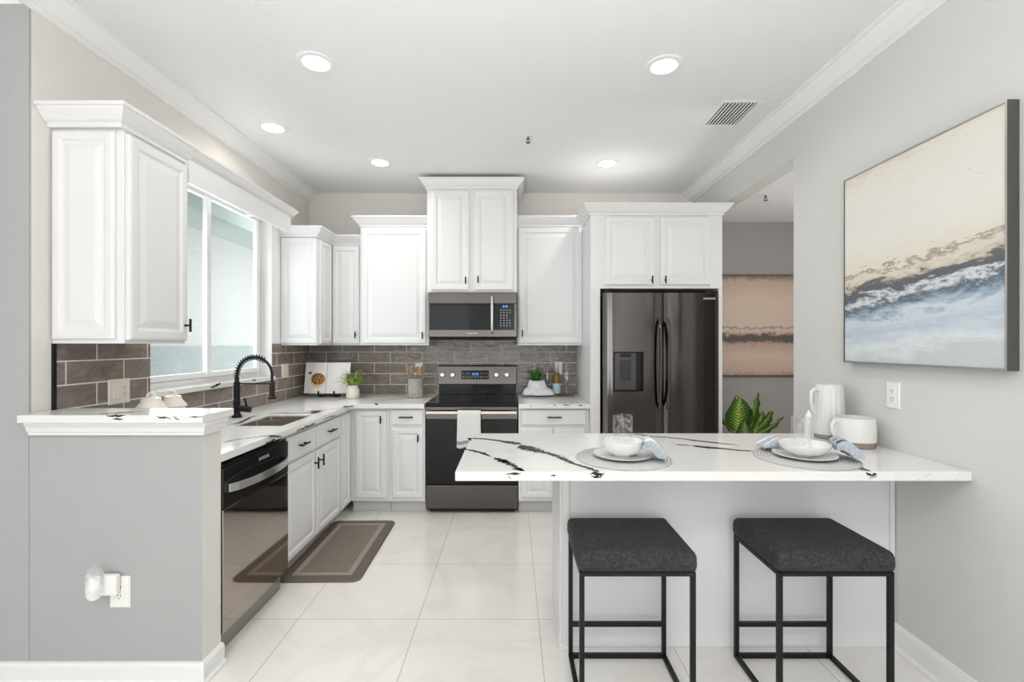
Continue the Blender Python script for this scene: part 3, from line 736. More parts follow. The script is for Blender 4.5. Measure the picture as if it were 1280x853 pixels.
for kx in (553.4, 566.2, 620.6, 633.4):
    X, y_, Z = cpt(kx, 468.6)
    b = MB(); b.loft([[(X+r*math.cos(2*PI*j/24), y_+dy, Z+r*math.sin(2*PI*j/24)) for j in range(24)] for r, dy in ((.026, 0), (.026, -.006), (.022, -.010), (.020, -.030), (.017, -.034))])
    b.box(X-.004, X+.004, y_-.040, y_-.028, Z-.017, Z+.017)
    b.build('knob', mat('knob_silver', (226, 226, 228), .25, .6) if kx < 554 else bpy.data.materials['knob_silver'], cpn, smooth=True)

# -- dishwasher
t = thing('dishwasher', 'black stainless dishwasher between half wall and sink cabinet', 'dishwasher', (-1.262, 2.062, 0), R(90))
W_ = .60
b = MB(); b.box(.003, W_-.003, .042, .64, .10, .850); b.box(.01, W_-.01, .10, .62, .001, .10); b.build('body', M['black'], t)
dd = MB().box(0, W_, 0, .042, .112, .655).build('door', M['dwsteel'], t, bevel=.003)
b = MB(); b.box(0, W_, 0, .042, .657, .835); b.box(0, W_, .010, .042, .835, .848); pn = b.build('control_panel', mat('dishwasher_panel', (30, 30, 31), .12), t, bevel=.003)
MB().box(.0, W_, .045, .09, .001, .094).build('toe_kick', mat('toe_steel', (150, 145, 140), .3, .6), t)
pts = [(.03+.54*k/14, -.008-.050*math.sin(PI*k/14)**.6, .742) for k in range(15)]
b = MB(); b.loft([[(p[0], p[1]-.004, p[2]-.018), (p[0], p[1]+.006, p[2]-.018), (p[0], p[1]+.006, p[2]+.018), (p[0], p[1]-.004, p[2]+.018)] for p in pts])
b.build('handle', M['steel'], pn, bevel=.002)
text('brand_lettering', 'SAMSUNG', .022, (.34, -.0004, .805), (R(90), 0, 0), M['print'], pn)

# -- sink
t = thing('kitchen_sink', 'stainless double-bowl sink set into the L-shaped worktop', 'sink', ((SX0+SX1)/2, (SY0+SY1)/2, 0))
def basin(y0, y1, zt):
    b = MB(); x0, x1 = SX0-(SX0+SX1)/2+.0015, SX1-(SX0+SX1)/2-.0015
    R_ = [rrect(x0, x1, y0, y1, .012, zt-.01), rrect(x0, x1, y0, y1, .012, zt), rrect(x0+.004, x1-.004, y0+.004, y1-.004, .014, zt), rrect(x0+.008, x1-.008, y0+.01, y1-.01, .03, .70), rrect(x0+.03, x1-.03, y0+.035, y1-.035, .04, .675)]
    b.loft(R_, cap0=False); return b.build('basin', M['sink'], t, smooth=True)
hy = (SY1-SY0)/2
basin(-hy+.0015, .045, .888); basin(.047, hy-.0015, .888)
for yy in (-.1, .14): MB().lathe([(.036, .678), (.036, .681), (.028, .681), (.026, .679)], (0, yy, 0), 24).build('drain', M['steel'], t, smooth=True)

# -- faucet
FX, FY = -1.807, 3.10
t = thing('kitchen_faucet', 'matte black spring faucet behind the sink', 'faucet', (FX, FY, ZT))
MB().lathe([(.030, .0005), (.030, .012), (.024, .018), (.021, .03)], n=24).build('base', M['black'], t, smooth=True)
b = MB().lathe([(.0185, .03), (.0185, .085), (.022, .087), (.022, .105), (.019, .107), (.0185, .215), (.020, .217), (.020, .232), (.014, .234), (.0135, .268)], n=24); b.build('column', M['black'], t, smooth=True)
MB().cyl((.01, 0, .062), (.088, 0, .052), .020, 20).build('valve_body', M['black'], t, smooth=True)
MB().tube([(.062, 0, .070), (.058, 0, .100), (.048, 0, .128)], [.0075, .0065, .006], 10).build('lever', M['black'], t, smooth=True)
arc = [(0, 0, .268)]; ra = .1155
for k in range(25):
    a = PI*(1-k/24); arc.append((ra+ra*math.cos(a), 0, .278+.118*math.sin(a)))
arc += [(2*ra, 0, .25), (2*ra, 0, .226)]
sh = MB().tube(arc, .0085, 12).build('hose', M['black'], t, smooth=True)
b = MB(); A = [Vector(p) for p in arc[:19]]; L = [0]
for a, c in zip(A, A[1:]): L.append(L[-1]+(c-a).length)
coil = []; NT_ = 16; steps = NT_*12
for k in range(steps+1):
    s_ = L[-1]*k/steps; i = max(j for j in range(len(L)) if L[j] <= s_+1e-9); i = min(i, len(A)-2)
    p = A[i].lerp(A[i+1], (s_-L[i])/(L[i+1]-L[i])); tg = (A[i+1]-A[i]).normalized(); n1 = Vector((0, 1, 0)); n2 = tg.cross(n1); th = 2*PI*NT_*k/steps
    coil.append(p+(n1*math.cos(th)+n2*math.sin(th))*.0165)
b.tube(coil, .0032, 6).build('spring', M['black'], t, smooth=True)
MB().lathe([(.013, .228), (.015, .222), (.0165, .15), (.018, .142), (.027, .132), (.027, .122), (.020, .120)], (2*ra, 0, 0), 24).build('spray_head', M['black'], t, smooth=True)
MB().tube([(.01, 0, .222), (2*ra-.014, 0, .222)], .0048, 10).build('support_arm', M['black'], t, smooth=True)

# ================================================================ CEILING FITTINGS
def lights():
    spots = [(-1.019, 2.454, 'recessed ceiling light over the dishwasher end, nearest the half wall'), (.799, 2.482, 'recessed ceiling light above the island near the vent'), (-1.615, 3.186, 'recessed ceiling light by the crown moulding above the sink window'),
             (-1.063, 3.802, 'recessed ceiling light between corner cabinets and the tall microwave cabinet'), (.770, 3.819, 'recessed ceiling light in front of the refrigerator cabinet')]
    proto = None
    for i, (x, y, lb) in enumerate(spots):
        if proto is None:
            proto = o = thing('recessed_light', lb, 'ceiling light', (x, y, ZC), 0, 'recessed ceiling lights')
            MB().lathe([(.098, -.0005), (.098, -.006), (.090, -.009), (.069, -.0055), (.069, -.0005)], n=48).build('trim_ring', M['trimw'], o, smooth=True)
            MB().lathe([(.068, -.0062), (.02, -.0063)], n=40, cap0=True, cap1=True).build('lens', M['bulb'], o)
        else:
            o = copy_tree(proto); o.location = (x, y, ZC); o['label'] = lb
        a = area('can_lamp', (x, y, ZC-.012), (0, 0, 0), .13, .13, 4.2 if i != 2 else 2.6, (1, .97, .925), 'DISK')
        a.data.spread = R(150)
lights()
def sprinkler(x, y, z, lb):
    t = thing('fire_sprinkler', lb, 'sprinkler', (x, y, z), 0, 'ceiling sprinklers')
    MB().lathe([(.033, -.0005), (.033, -.003), (.014, -.008)], n=28).build('escutcheon', M['trimw'], t, smooth=True)
    b = MB().cyl((0, 0, -.006), (0, 0, -.026), .008, 12); b.tube([(-.008, 0, -.02), (-.012, 0, -.033), (-.003, 0, -.045)], .0025, 6); b.tube([(.008, 0, -.02), (.012, 0, -.033), (.003, 0, -.045)], .0025, 6)
    b.build('head', mat('sprinkler_metal', (120, 112, 104), .35, 1), t, smooth=True)
    MB().lathe([(.016, -.046), (.016, -.048)], n=16).build('deflector', bpy.data.materials['sprinkler_metal'], t)
sprinkler(.113, 3.323, ZC, 'small sprinkler head on the kitchen ceiling in front of the tall microwave cabinet')
sprinkler(1.95, 3.63, 2.534, 'small sprinkler head on the lower hall ceiling')
t = thing('ceiling_vent', 'white slatted air vent in the ceiling beside the crown moulding', 'vent', (1.26, 2.83, ZC))
W_, D_ = .255, .344
b = MB(); fw = .028
b.box(0, W_, 0, fw, -.006, -.0005); b.box(0, W_, D_-fw, D_, -.006, -.0005); b.box(0, fw, fw, D_-fw, -.006, -.0005); b.box(W_-fw, W_, fw, D_-fw, -.006, -.0005)
b.build('frame', M['trimw'], t, bevel=.002)
MB().box(fw, W_-fw, fw, D_-fw, -.0015, -.0005).build('gap_shade', M['dark'], t)  # flat dark sheet, stands in for the shade between the slats
for k in range(9):
    x = fw+.012+k*(W_-2*fw-.02)/8.3
    b = MB(); b.loft([[(x-.002, y, -.0016), (x-.001, y, -.0016), (x+.003, y, -.009), (x+.002, y, -.009)] for y in (fw, D_-fw)])
    b.build('slat', M['trimw'], t)

# ================================================================ OUTLETS AND SWITCHES
def outlet(label, loc, rz, wd=.075, h=.122, kind='duplex', m='plasticw', cat='outlet'):
    t = thing('wall_outlet', label, cat, loc, rz)
    MB().loft([[(-wd/2+i, y, -h/2+i), (wd/2-i, y, -h/2+i), (wd/2-i, y, h/2-i), (-wd/2+i, y, h/2-i)] for i, y in ((0, -.0005), (0, -.003), (.004, -.007))]).build('cover_plate', M[m], t)
    def socket(x):
        s_ = MB().box(x-.0175, x+.0175, -.009, -.0065, -.034, .034).build('receptacle', M[m], t, bevel=.002)
        b = MB()
        for zc in (-.017, .017):
            for sx in (-.0065, .0065): b.box(x+sx-.0012, x+sx+.0012, -.0096, -.0088, zc+.001, zc+.009)
            b.box(x-.002, x+.002, -.0096, -.0088, zc-.009, zc-.005)
        b.build('slot', M['slot'], s_)
    def rocker(x):
        MB().loft([[(x-.0175, -.0065, -.034), (x+.0175, -.0065, -.034), (x+.0175, -.0065, .034), (x-.0175, -.0065, .034)], [(x-.016, -.016, -.032), (x+.016, -.016, -.032), (x+.016, -.008, .032), (x-.016, -.008, .032)]]).build('rocker_switch', M[m], t)
    if kind == 'duplex': socket(0)
    elif kind == 'combo': rocker(-.024); socket(.026)
    elif kind == 'switches': rocker(-.024); rocker(.024)
    elif kind == 'blank': rocker(0)
    return t
outlet('white outlet on the light gray wall below the seascape painting', (XR, 2.148, 1.148), R(-90))
outlet('ivory switch and outlet plate on tile below the window-side upper cabinet', (XL+.008, 2.352, 1.146), R(90), .128, .124, 'combo', 'plastici', 'outlet')
outlet('ivory switch plate on tile between the window and the cookbook', (XL+.008, 4.07, 1.152), R(90), .118, .122, 'switches', 'plastici', 'switch')
outlet('white outlet on tile behind the utensil crock', (-.900, YB-.008, 1.143), 0)
outlet('white outlet on tile behind the wine bottle', (.449, YB-.008, 1.150), 0)
t_ = outlet('white outlet low on the gray half wall', (-1.593, YG, .374), 0, .082, .128)
t = thing('night_light', 'clear glass night light plugged into the half wall outlet', 'night light', (-1.618, YG-.010, .415))
MB().box(-.030, .034, -.026, -.0005, -.042, .040).build('plug_body', M['plasticw'], t, bevel=.006)
MB().lathe([(.015, -.055), (.026, -.040), (.028, .0), (.028, .045), (.022, .066), (.024, .074)], (-.03, -.050, .015), 20, cap1=False).build('glass_shade', M['tumbler'], t, smooth=True)
MB().lathe([(.018, -.012), (.019, .032), (.014, .036)], (-.03, -.050, .012), 20).build('bulb_sleeve', M['plasticw'], t, smooth=True)
MB().box(-.038, -.020, -.034, -.024, -.03, .03).build('bracket', mat('chrome', (210, 210, 208), .12, 1), t, bevel=.002)

# ================================================================ PAINTINGS
def m_sea():
    m, t, b = nmat('seascape_canvas', .6)
    tc = t.add('ShaderNodeTexCoord'); sp = t.add('ShaderNodeSeparateXYZ'); t.ln(tc.outputs['Object'], sp.inputs[0])
    mp = t.add('ShaderNodeMapping'); mp.inputs['Scale'].default_value = (1, 1.0, 3.2); t.ln(tc.outputs['Object'], mp.inputs[0])
    # local: x along the canvas (0 far .. .8 near), z up 0..0.93
    n = t.noise(mp.outputs[0], 4, 8, .65, .6); nf = t.noise(mp.outputs[0], 16, 8, .7, .4)
    tilt = t.math('MULTIPLY', sp.outputs['X'], -.10)
    z = t.math('ADD', t.math('ADD', t.math('DIVIDE', sp.outputs['Z'], .93), tilt), t.math('MULTIPLY_ADD', n, .26, -.13))
    z = t.math('ADD', z, t.math('MULTIPLY_ADD', nf, .10, -.05))
    c = t.ramp(z, [(0, (200, 206, 206)), (.06, (220, 226, 230)), (.14, (188, 200, 214)), (.20, (208, 217, 226)), (.245, (150, 168, 184)), (.275, (84, 96, 112)), (.305, (222, 228, 230)), (.335, (92, 98, 108)), (.375, (108, 106, 110)), (.395, (206, 196, 180)), (.43, (224, 217, 203)), (.452, (156, 140, 124)), (.466, (228, 221, 206)), (.60, (230, 228, 221)), (.78, (228, 226, 219)), (.92, (226, 221, 210)), (1, (212, 200, 184))])
    sc = t.noise(mp.outputs[0], 30, 6, .75)
    speck = t.ramp(sc, [(.60, (255, 255, 255)), (.70, (206, 200, 196))])
    t.ln(t.mix(.6, c, t.mix(1, c, speck, 'MULTIPLY')), b.inputs['Base Color']); t.bump(nf, .2, .004, b)
    return m
def m_dune():
    m, t, b = nmat('tan_abstract_canvas', .6)
    tc = t.add('ShaderNodeTexCoord'); sp = t.add('ShaderNodeSeparateXYZ'); t.ln(tc.outputs['Object'], sp.inputs[0])
    mp = t.add('ShaderNodeMapping'); mp.inputs['Scale'].default_value = (1, 1, 2.5); t.ln(tc.outputs['Object'], mp.inputs[0])
    n = t.noise(mp.outputs[0], 6, 8, .7, .5); nf = t.noise(tc.outputs['Object'], 26, 6, .7)
    z = t.math('ADD', t.math('DIVIDE', sp.outputs['Z'], .95), t.math('MULTIPLY_ADD', n, .10, -.05)); z = t.math('ADD', z, t.math('MULTIPLY_ADD', nf, .10, -.05))
    c = t.ramp(z, [(0, (150, 126, 112)), (.05, (196, 172, 156)), (.2, (206, 184, 168)), (.31, (186, 158, 142)), (.345, (92, 84, 80)), (.40, (84, 78, 75)), (.425, (190, 168, 152)), (.46, (212, 192, 176)), (.478, (140, 118, 106)), (.49, (208, 188, 172)), (.75, (208, 188, 171)), (.93, (190, 168, 151)), (.985, (120, 104, 95))])
    t.ln(c, b.inputs['Base Color'])
    return m
def painting(label, loc, rz, w_, h, d, canvas, frame_m, side_m, fw):
    t = thing('framed_painting', label, 'painting', loc, rz)
    MB().box(fw, w_-fw, -d+.004, -.002, fw, h-fw).build('canvas', canvas, t)
    b = MB()
    for (x0, x1, z0, z1) in ((0, w_, 0, fw), (0, w_, h-fw, h), (0, fw, fw, h-fw), (w_-fw, w_, fw, h-fw)):
        b.box(x0, x1, -d, -.001, z0, z1, 1); b.quad((x0, -d-.0004, z0), (x1, -d-.0004, z0), (x1, -d-.0004, z1), (x0, -d-.0004, z1), 0)
    b.build('frame', [frame_m, side_m], t)
silver = mat('silver_frame', (190, 188, 184), .3, .7); dside = mat('frame_side', (74, 76, 74), .5, bump=(40, .3, .003))
painting('large pale blue and cream seascape painting above the island', (XR, 2.4155, 1.289), R(-90), .80, .931, .043, m_sea(), silver, dside, .007)
painting('tan abstract painting with dark band on the hall wall', (1.80, 4.45, 1.083), 0, 1.25, .95, .035, m_dune(), mat('bronze_frame', (92, 78, 68), .5), dside, .008)

# ================================================================ STOOLS
def stool(label, x0, y0):
    t = thing('counter_stool', label, 'stool', (x0, y0, 0), 0, 'stools at the island')
    w_, d = .428, .352
    prof = [(.004, .542), (-.003, .547), (-.006, .565), (-.005, .595), (-.001, .607), (.006, .6145), (.02, .6175), (.06, .6195), (.12, .6205)]
    MB().loft([rrect(i, w_-i, i, d-i, max(.008, .014-i*.3), z, 4) for i, z in prof]).build('seat', M['seat'], t, smooth=True, angle=60)
    b = MB(); b.box(.0, w_, 0, .018, .526, .5415); b.box(0, w_, d-.018, d, .526, .5415); b.box(0, .018, .018, d-.018, .526, .5415); b.box(w_-.018, w_, .018, d-.018, .526, .5415)
    b.build('seat_frame', M['black'], t, bevel=.0015)
    for lx in (0, w_-.018):
        for ly in (0, d-.018): MB().box(lx, lx+.018, ly, ly+.018, .001, .526).build('leg', M['black'], t, bevel=.0015)
    for lx in (0, w_-.018): MB().box(lx, lx+.018, .018, d-.018, .001, .019).build('floor_rail', M['black'], t, bevel=.0015)
    MB().box(.018, w_-.018, d-.018, d, .001, .019).build('floor_rail', M['black'], t, bevel=.0015)
    MB().box(.018, w_-.018, d-.018, d, .140, .158).build('footrest', M['black'], t, bevel=.0015)
    return t
st = stool('charcoal stool under the island end beside the floor walkway', .249, 1.735)
st2 = copy_tree(st); st2.location = (.979, 1.735, 0); st2['label'] = 'charcoal stool under the island closer to the gray wall'

# ================================================================ FLOOR MAT
t = MB(); w_, d = .482, .935
def rr_(i, z, r=.05): return rrect(i, w_-i, i, d-i, max(.004, r-i), z, 5)
t.loft([rr_(0, .0005), rr_(.001, .010), rr_(.006, .013), rr_(.062, .0135), rr_(.063, .0136), rr_(.098, .0136), rr_(.099, .0135), rr_(.15, .0135)], [0, 0, 0, 0, 1, 2, 2])
o = t.build('floor_mat', [M['matd'], M['matl'], M['matm']]); o.location = (-1.367, 2.726, 0); o.rotation_euler = (0, 0, R(.9))
tag(o, 'brown bordered kitchen mat on the floor before the sink', 'floor mat')

# ================================================================ ISLAND TABLEWARE
def placemat(x, y, label):
    b = MB(); prof = [(.197, .0005)]; k = .197
    while k > .012: prof += [(k, .0040), (k-.004, .0052), (k-.0075, .0040)]; k -= .0125
    b.lathe(prof, n=64, m=[0]+[(0, 1, 0)[q % 3] if q else 0 for q in range(len(prof)-2)], cap0=True, cap1=True)
    o = b.build('woven_placemat', [M['place'], M['place2']], smooth=True, angle=60); o.location = (x, y, ZT+.0009); return tag(o, label, 'placemat', 'island placemats')
def plate(x, y, label):
    o = MB().lathe([(.055, .0065), (.078, .0065), (.116, .017), (.121, .0195), (.121, .0215), (.116, .0205), (.080, .0112), (.01, .0108)], n=56).build('dinner_plate', M['ceramic'], smooth=True, angle=50)
    o.location = (x, y, ZT); return tag(o, label, 'plate', 'island plates')
def bowl(x, y, label, r=.086, h=.066, foot=True):
    z = .0113
    o = MB().lathe([(.030, z), (.036, z), (.037, z+.006), (r*.72, z+.016), (r*.93, z+.036), (r*.995, z+h-.004), (r, z+h), (r*.965, z+h), (r*.90, z+.038), (r*.68, z+.022), (.012, z+.014)], n=56).build('cereal_bowl', M['ceramic'], smooth=True, angle=50)
    o.location = (x, y, ZT); return tag(o, label, 'bowl', 'island bowls')
def tumbler(x, y, label, h=.15, r=.041):
    z = .0315
    o = MB().lathe([(r*.60, z), (r*.86, z+.0005), (r*.94, z+.012), (r, z+h), (r-.0025, z+h), (r*.94-.003, z+.016), (r*.3, z+.010)], n=72, fn=lambda a, q: 1+.012*math.sin(a*18) if z+.005 < q < z+h-.01 else 1).build('glass_tumbler', M['tumbler'], smooth=True, angle=60)
    o.location = (x, y, ZT); return tag(o, label, 'glass', 'island tumblers')
PX1, PX2, PYC = .466, 1.232, 1.985
placemat(PX1, PYC, 'round woven placemat nearer the range on the island'); placemat(PX2, PYC, 'round woven placemat near the mug on the island')
plate(PX1, PYC+.005, 'white dinner plate on the placemat nearer the range'); plate(PX2, PYC+.005, 'white dinner plate on the placemat near the mug')
bowl(PX1, PYC+.005, 'deep white bowl on the plate nearer the range'); bowl(PX2, PYC+.005, 'shallow white bowl on the plate near the mug', .099, .054)
tumbler(PX1+.002, PYC+.008, 'clear ribbed tumbler standing in the bowl nearer the range'); tumbler(PX2-.01, PYC+.008, 'clear ribbed tumbler standing in the bowl near the mug', .145)
def napkin(label, pts, m, stripes=0, group='island napkins', th=.010):
    """folded napkin: cross-section polylines lofted (list of rows of points)"""
    nr, nc = len(pts), len(pts[0]); b = MB()
    g = b.verts([p for row in pts for p in row]); g2 = b.verts([(p[0], p[1], max(ZT+.0240, p[2]-(th+.05*i_/(nr-1)))) for i_, row in enumerate(pts) for p in row])
    for i in range(nr-1):
        for j in range(nc-1):
            mm = 1 if stripes and j % stripes == 1 else 0
            b.face((g+i*nc+j, g+i*nc+j+1, g+(i+1)*nc+j+1, g+(i+1)*nc+j), mm); b.face((g2+i*nc+j, g2+(i+1)*nc+j, g2+(i+1)*nc+j+1, g2+i*nc+j+1), 0)
    for i in range(nr-1):
        for j in (0, nc-1): b.face((g+i*nc+j, g+(i+1)*nc+j, g2+(i+1)*nc+j, g2+i*nc+j))
    for j in range(nc-1):
        for i in (0, nr-1): b.face((g+i*nc+j, g+i*nc+j+1, g2+i*nc+j+1, g2+i*nc+j))
    o = b.build('linen_napkin', m, smooth=True, angle=70); return tag(o, label, 'napkin', group)
def drape(cx, cy, ux, uy, L, Wd, zprof, amp=.006, nc=22, nr=12, ph=0):
    """strip along direction (ux,uy): heights zprof over its length, pleats across"""
    rows = []
    for i in range(nr):
        f = i/(nr-1); k = f*(len(zprof)-1); a = int(min(k, len(zprof)-2)); z = zprof[a]+(zprof[a+1]-zprof[a])*(k-a)
        row = []
        for j in range(nc):
            v = j/(nc-1)-.5; wv = Wd*(.75+.45*f)
            row.append((cx+ux*L*f-uy*v*wv, cy+uy*L*f+ux*v*wv, z+amp*math.sin(v*15+ph+f)+amp*.6*math.cos(v*31+2*f)))
        rows.append(row)
    return rows
nst = [M['napkin'], mat('navy_stripe', (70, 84, 100), .9)]
ns2 = [M['napkin'], M['linen']]
napkin('blue folded napkin tucked beside the deep bowl', drape(PX1+.078, PYC-.035, .95, -.20, .085, .105, [ZT+.086, ZT+.092, ZT+.082, ZT+.058, ZT+.034], .009), ns2, 4)
napkin('blue napkin with dark stripes beside the shallow bowl', drape(PX2+.104, PYC-.02, .95, -.30, .085, .13, [ZT+.068, ZT+.080, ZT+.074, ZT+.054, ZT+.036], .010, ph=1), nst, 3)
napkin('pale blue napkin lying behind the shallow bowl', drape(PX2-.02, PYC+.135, -.9, .15, .10, .10, [ZT+.052, ZT+.058, ZT+.048, ZT+.034, ZT+.022], .005, ph=2), ns2, 5)

# pitcher
t = thing('ceramic_pitcher', 'tall white fluted pitcher by the gray wall on the island', 'pitcher', (1.632, 2.43, ZT))
fl = lambda a, z: 1-(.06*(1-abs(math.sin(a*8)))**3 if .03 < z < .262 else 0)
def spout(a, z): return fl(a, z)+(.10*max(0, math.cos(a-R(20)))**6*max(0, (z-.20)/.075) if z > .2 else 0)
b = MB(); b.lathe([(.071, .022), (.072, .035), (.071, .10), (.068, .17), (.065, .23), (.064, .262), (.064, .275), (.060, .275), (.060, .255), (.064, .12), (.064, .035), (.02, .03)], n=108, fn=spout)
b.build('jug_body', M['glaze'], t, smooth=True, angle=60)
MB().lathe([(.066, .0005), (.069, .004), (.070, .022)], n=64).build('base_band', M['claygray'], t, smooth=True)
MB().tube([(-.062, -.01, .245), (-.085, -.014, .252), (-.102, -.017, .235), (-.105, -.018, .19), (-.092, -.015, .14), (-.072, -.011, .115)], [.008, .0085, .0085, .008, .007, .006], 12).build('handle', M['glaze'], t, smooth=True)
# mug
t = thing('ceramic_mug', 'wide white mug with brown base band on the island', 'mug', (1.622, 2.235, ZT))
MB().lathe([(.084, .027), (.085, .035), (.085, .10), (.083, .128), (.082, .135), (.078, .135), (.078, .12), (.079, .035), (.02, .03)], n=56).build('cup_body', M['glaze'], t, smooth=True, angle=50)
MB().lathe([(.078, .0005), (.082, .003), (.084, .022), (.0835, .027)], n=56).build('base_band', M['clay'], t, smooth=True)
MB().tube([(-.083, -.01, .118), (-.104, -.013, .122), (-.117, -.015, .105), (-.116, -.015, .075), (-.102, -.013, .048), (-.084, -.010, .038)], [.007, .008, .008, .0075, .007, .007], 12).build('handle', M['glaze'], t, smooth=True)
t = thing('salt_shaker', 'small white shaker with pointed top behind the ribbed tumbler', 'shaker', (1.478, 2.35, ZT))
MB().lathe([(.020, .0005), (.022, .004), (.021, .08), (.019, .11)], n=28).build('shaker_body', M['ceramic'], t, smooth=True)
MB().lathe([(.019, .11), (.017, .125), (.004, .152)], n=28).build('shaker_cap', M['ceramic'], t, smooth=True)

# ================================================================ BACK COUNTER ITEMS
# cookbook on an easel
t = thing('book_easel', 'small black easel holding the open cookbook', 'easel', (-1.655, 4.30, ZT))
b = MB()
for x in (-.085, .055):
    b.tube([(x, .10, .0095), (x, -.012, .0095), (x, -.052, .014), (x, -.064, .058)], .0085, 8); b.tube([(x, -.012, .006), (x, .05, .16)], .005, 8)
b.tube([(-.085, -.02, .014), (-.015, -.02, .024), (.055, -.02, .014)], .008, 8); b.tube([(-.085, .03, .11), (.055, .03, .11)], .005, 8)
b.build('easel_frame', M['black'], t, smooth=True)
def m_food():
    m, t, b = nmat('printed_pasta_dish', .5)
    tc = t.add('ShaderNodeTexCoord'); v = t.add('ShaderNodeTexVoronoi', i_Scale=60); t.ln(tc.outputs['Object'], v.inputs[0])
    t.ln(t.ramp(v.outputs['Distance'], [(0, (226, 178, 108)), (.4, (176, 118, 56)), (.7, (98, 62, 34))]), b.inputs['Base Color']); return m
t = thing('open_cookbook', 'open cookbook with a food photo propped on the black easel', 'book', (-1.69, 4.278, ZT+.034))
page = mat('book_page', (236, 232, 230), .6); lean = .18
def pg(side):
    b = MB(); n = 10; w_ = .202; h = .278; rows = []
    def pt(u, v, off=0):
        x = side*(.002+u*w_); bulge = .016*math.sin(PI*min(1, u*1.15))*(1-u*.3)-.02*u
        return (x, lean*v*h-bulge-off-.004, v*h)
    R0 = [[pt(k/n, v) for v in (0, 1)] for k in range(n+1)]
    R1 = [[(p[0], p[1]+.010, p[2]) for p in r] for r in R0]
    b.loft([[R0[k][0], R0[k][1], R1[k][1], R1[k][0]] for k in range(n+1)])
    if side < 0:
        def disc(cu, cv, ru, rv, off, m):
            N = 28; i0 = b.verts([pt(cu, cv, off)]+[pt(cu+ru*math.cos(2*PI*k/N), cv+rv*math.sin(2*PI*k/N), off) for k in range(N)])
            for k in range(N): b.face((i0, i0+1+k, i0+1+(k+1) % N), m)
        disc(.36, .43, .36, .24, .0012, 1); disc(.36, .47, .31, .19, .0022, 2)
        disc(.76, .66, .09, .035, .0012, 3)
    return b
pg(-1).build('photo_page', [page, mat('printed_plate', (222, 196, 160), .5), m_food(), mat('printed_olive', (70, 62, 54), .5)], t, smooth=True, angle=40)
pg(1).build('text_page', page, t, smooth=True, angle=40)

def blades(n, r0, L, droop, seed, wd=.006, up=.6):
    rnd = random.Random(seed); b = MB()
    for k in range(n):
        a = rnd.uniform(0, 2*PI); l = L*rnd.uniform(.6, 1.1); el = rnd.uniform(up, 1.45); dr = droop*rnd.uniform(.5, 1.4)
        px_, pz_ = r0*rnd.random(), 0; rows = []; m_ = 7
        for i in range(m_+1):
            f = i/m_; ww = wd*(1-f**1.6)*(.6+.8*min(1, f*4)); e = el-dr*f*f*2.2
            c = (px_*math.cos(a), px_*math.sin(a)); s_ = (-math.sin(a)*ww, math.cos(a)*ww)
            rows.append([(c[0]-s_[0], c[1]-s_[1], pz_+ww*.4), (c[0], c[1], pz_), (c[0]+s_[0], c[1]+s_[1], pz_+ww*.4)])
            px_ += l/m_*math.cos(e); pz_ += l/m_*math.sin(e)
        b.loft(rows, 0, False, False, closed=False)
    return b
M['grass'] = m_fabric('spider_plant_green', (88, 122, 36), (176, 196, 92), 25)
M['grass2'] = m_fabric('deep_green', (26, 84, 22), (70, 136, 44), 25)
t = thing('potted_plant', 'grassy green plant in a white jar beside the cookbook', 'plant', (-1.417, 4.20, ZT))
MB().lathe([(.050, .0005), (.056, .006), (.057, .078), (.050, .092), (.044, .098), (.046, .104), (.046, .116), (.041, .116), (.040, .10), (.01, .098)], n=36).build('jar', M['cream'], t, smooth=True, angle=50)
f = blades(85, .03, .205, 1.0, 3); fo = f.build('foliage', M['grass'], t, smooth=True); fo.location = (0, 0, .10)

t = thing('utensil_crock', 'gray stoneware crock holding wooden utensils near the range', 'crock', (-.868, 4.25, ZT+.001))
MB().lathe([(.062, .0005), (.067, .005), (.067, .05), (.068, .052), (.067, .054), (.067, .16), (.069, .165), (.068, .172), (.062, .172), (.061, .16), (.061, .02), (.02, .015)], n=40, fn=lambda a, z: 1).build('vessel', M['crock'], t, smooth=True, angle=50)
rnd = random.Random(5)
for k, (dx, dy, h, kind) in enumerate(((-.050, .01, .255, 's'), (-.022, -.030, .262, 'f'), (.004, .035, .25, 's'), (.044, .014, .262, 's'), (.030, -.030, .235, 'f'))):
    u = thing('wooden_utensil', ['pale wooden spoon leaning to the window side of the gray crock', 'wooden spatula second from the window side in the gray crock', 'wooden spoon in the middle of the gray crock', 'dark-tipped wooden spoon leaning to the range side of the gray crock', 'short wooden spatula on the range side of the gray crock'][k], 'utensil', (-.868+dx*.3, 4.25+dy*.5, ZT+.022), 0, 'utensils in the crock')
    tp = Vector((dx, dy, h-.055))
    MB().tube([(0, 0, 0), tuple(tp*.5), tuple(tp)], [.005, .005, .006], 8).build('utensil_handle', M['wood'], u, smooth=True)
    b = MB(); c = tp+Vector((dx*.10, 0, .028)); rings = []
    for i in range(9):
        a = PI*i/8; q_ = .019*math.sin(a)+.003 if kind == 's' else (.007+.013*min(1, i/4))
        zz = -.032*math.cos(a) if kind == 's' else -.030+.064*i/8
        rings.append([(c.x+q_*math.cos(2*PI*j/14), c.y+.0045*math.sin(2*PI*j/14), c.z+zz) for j in range(14)])
    b.loft(rings).build('utensil_head', M['wood'], u, smooth=True)

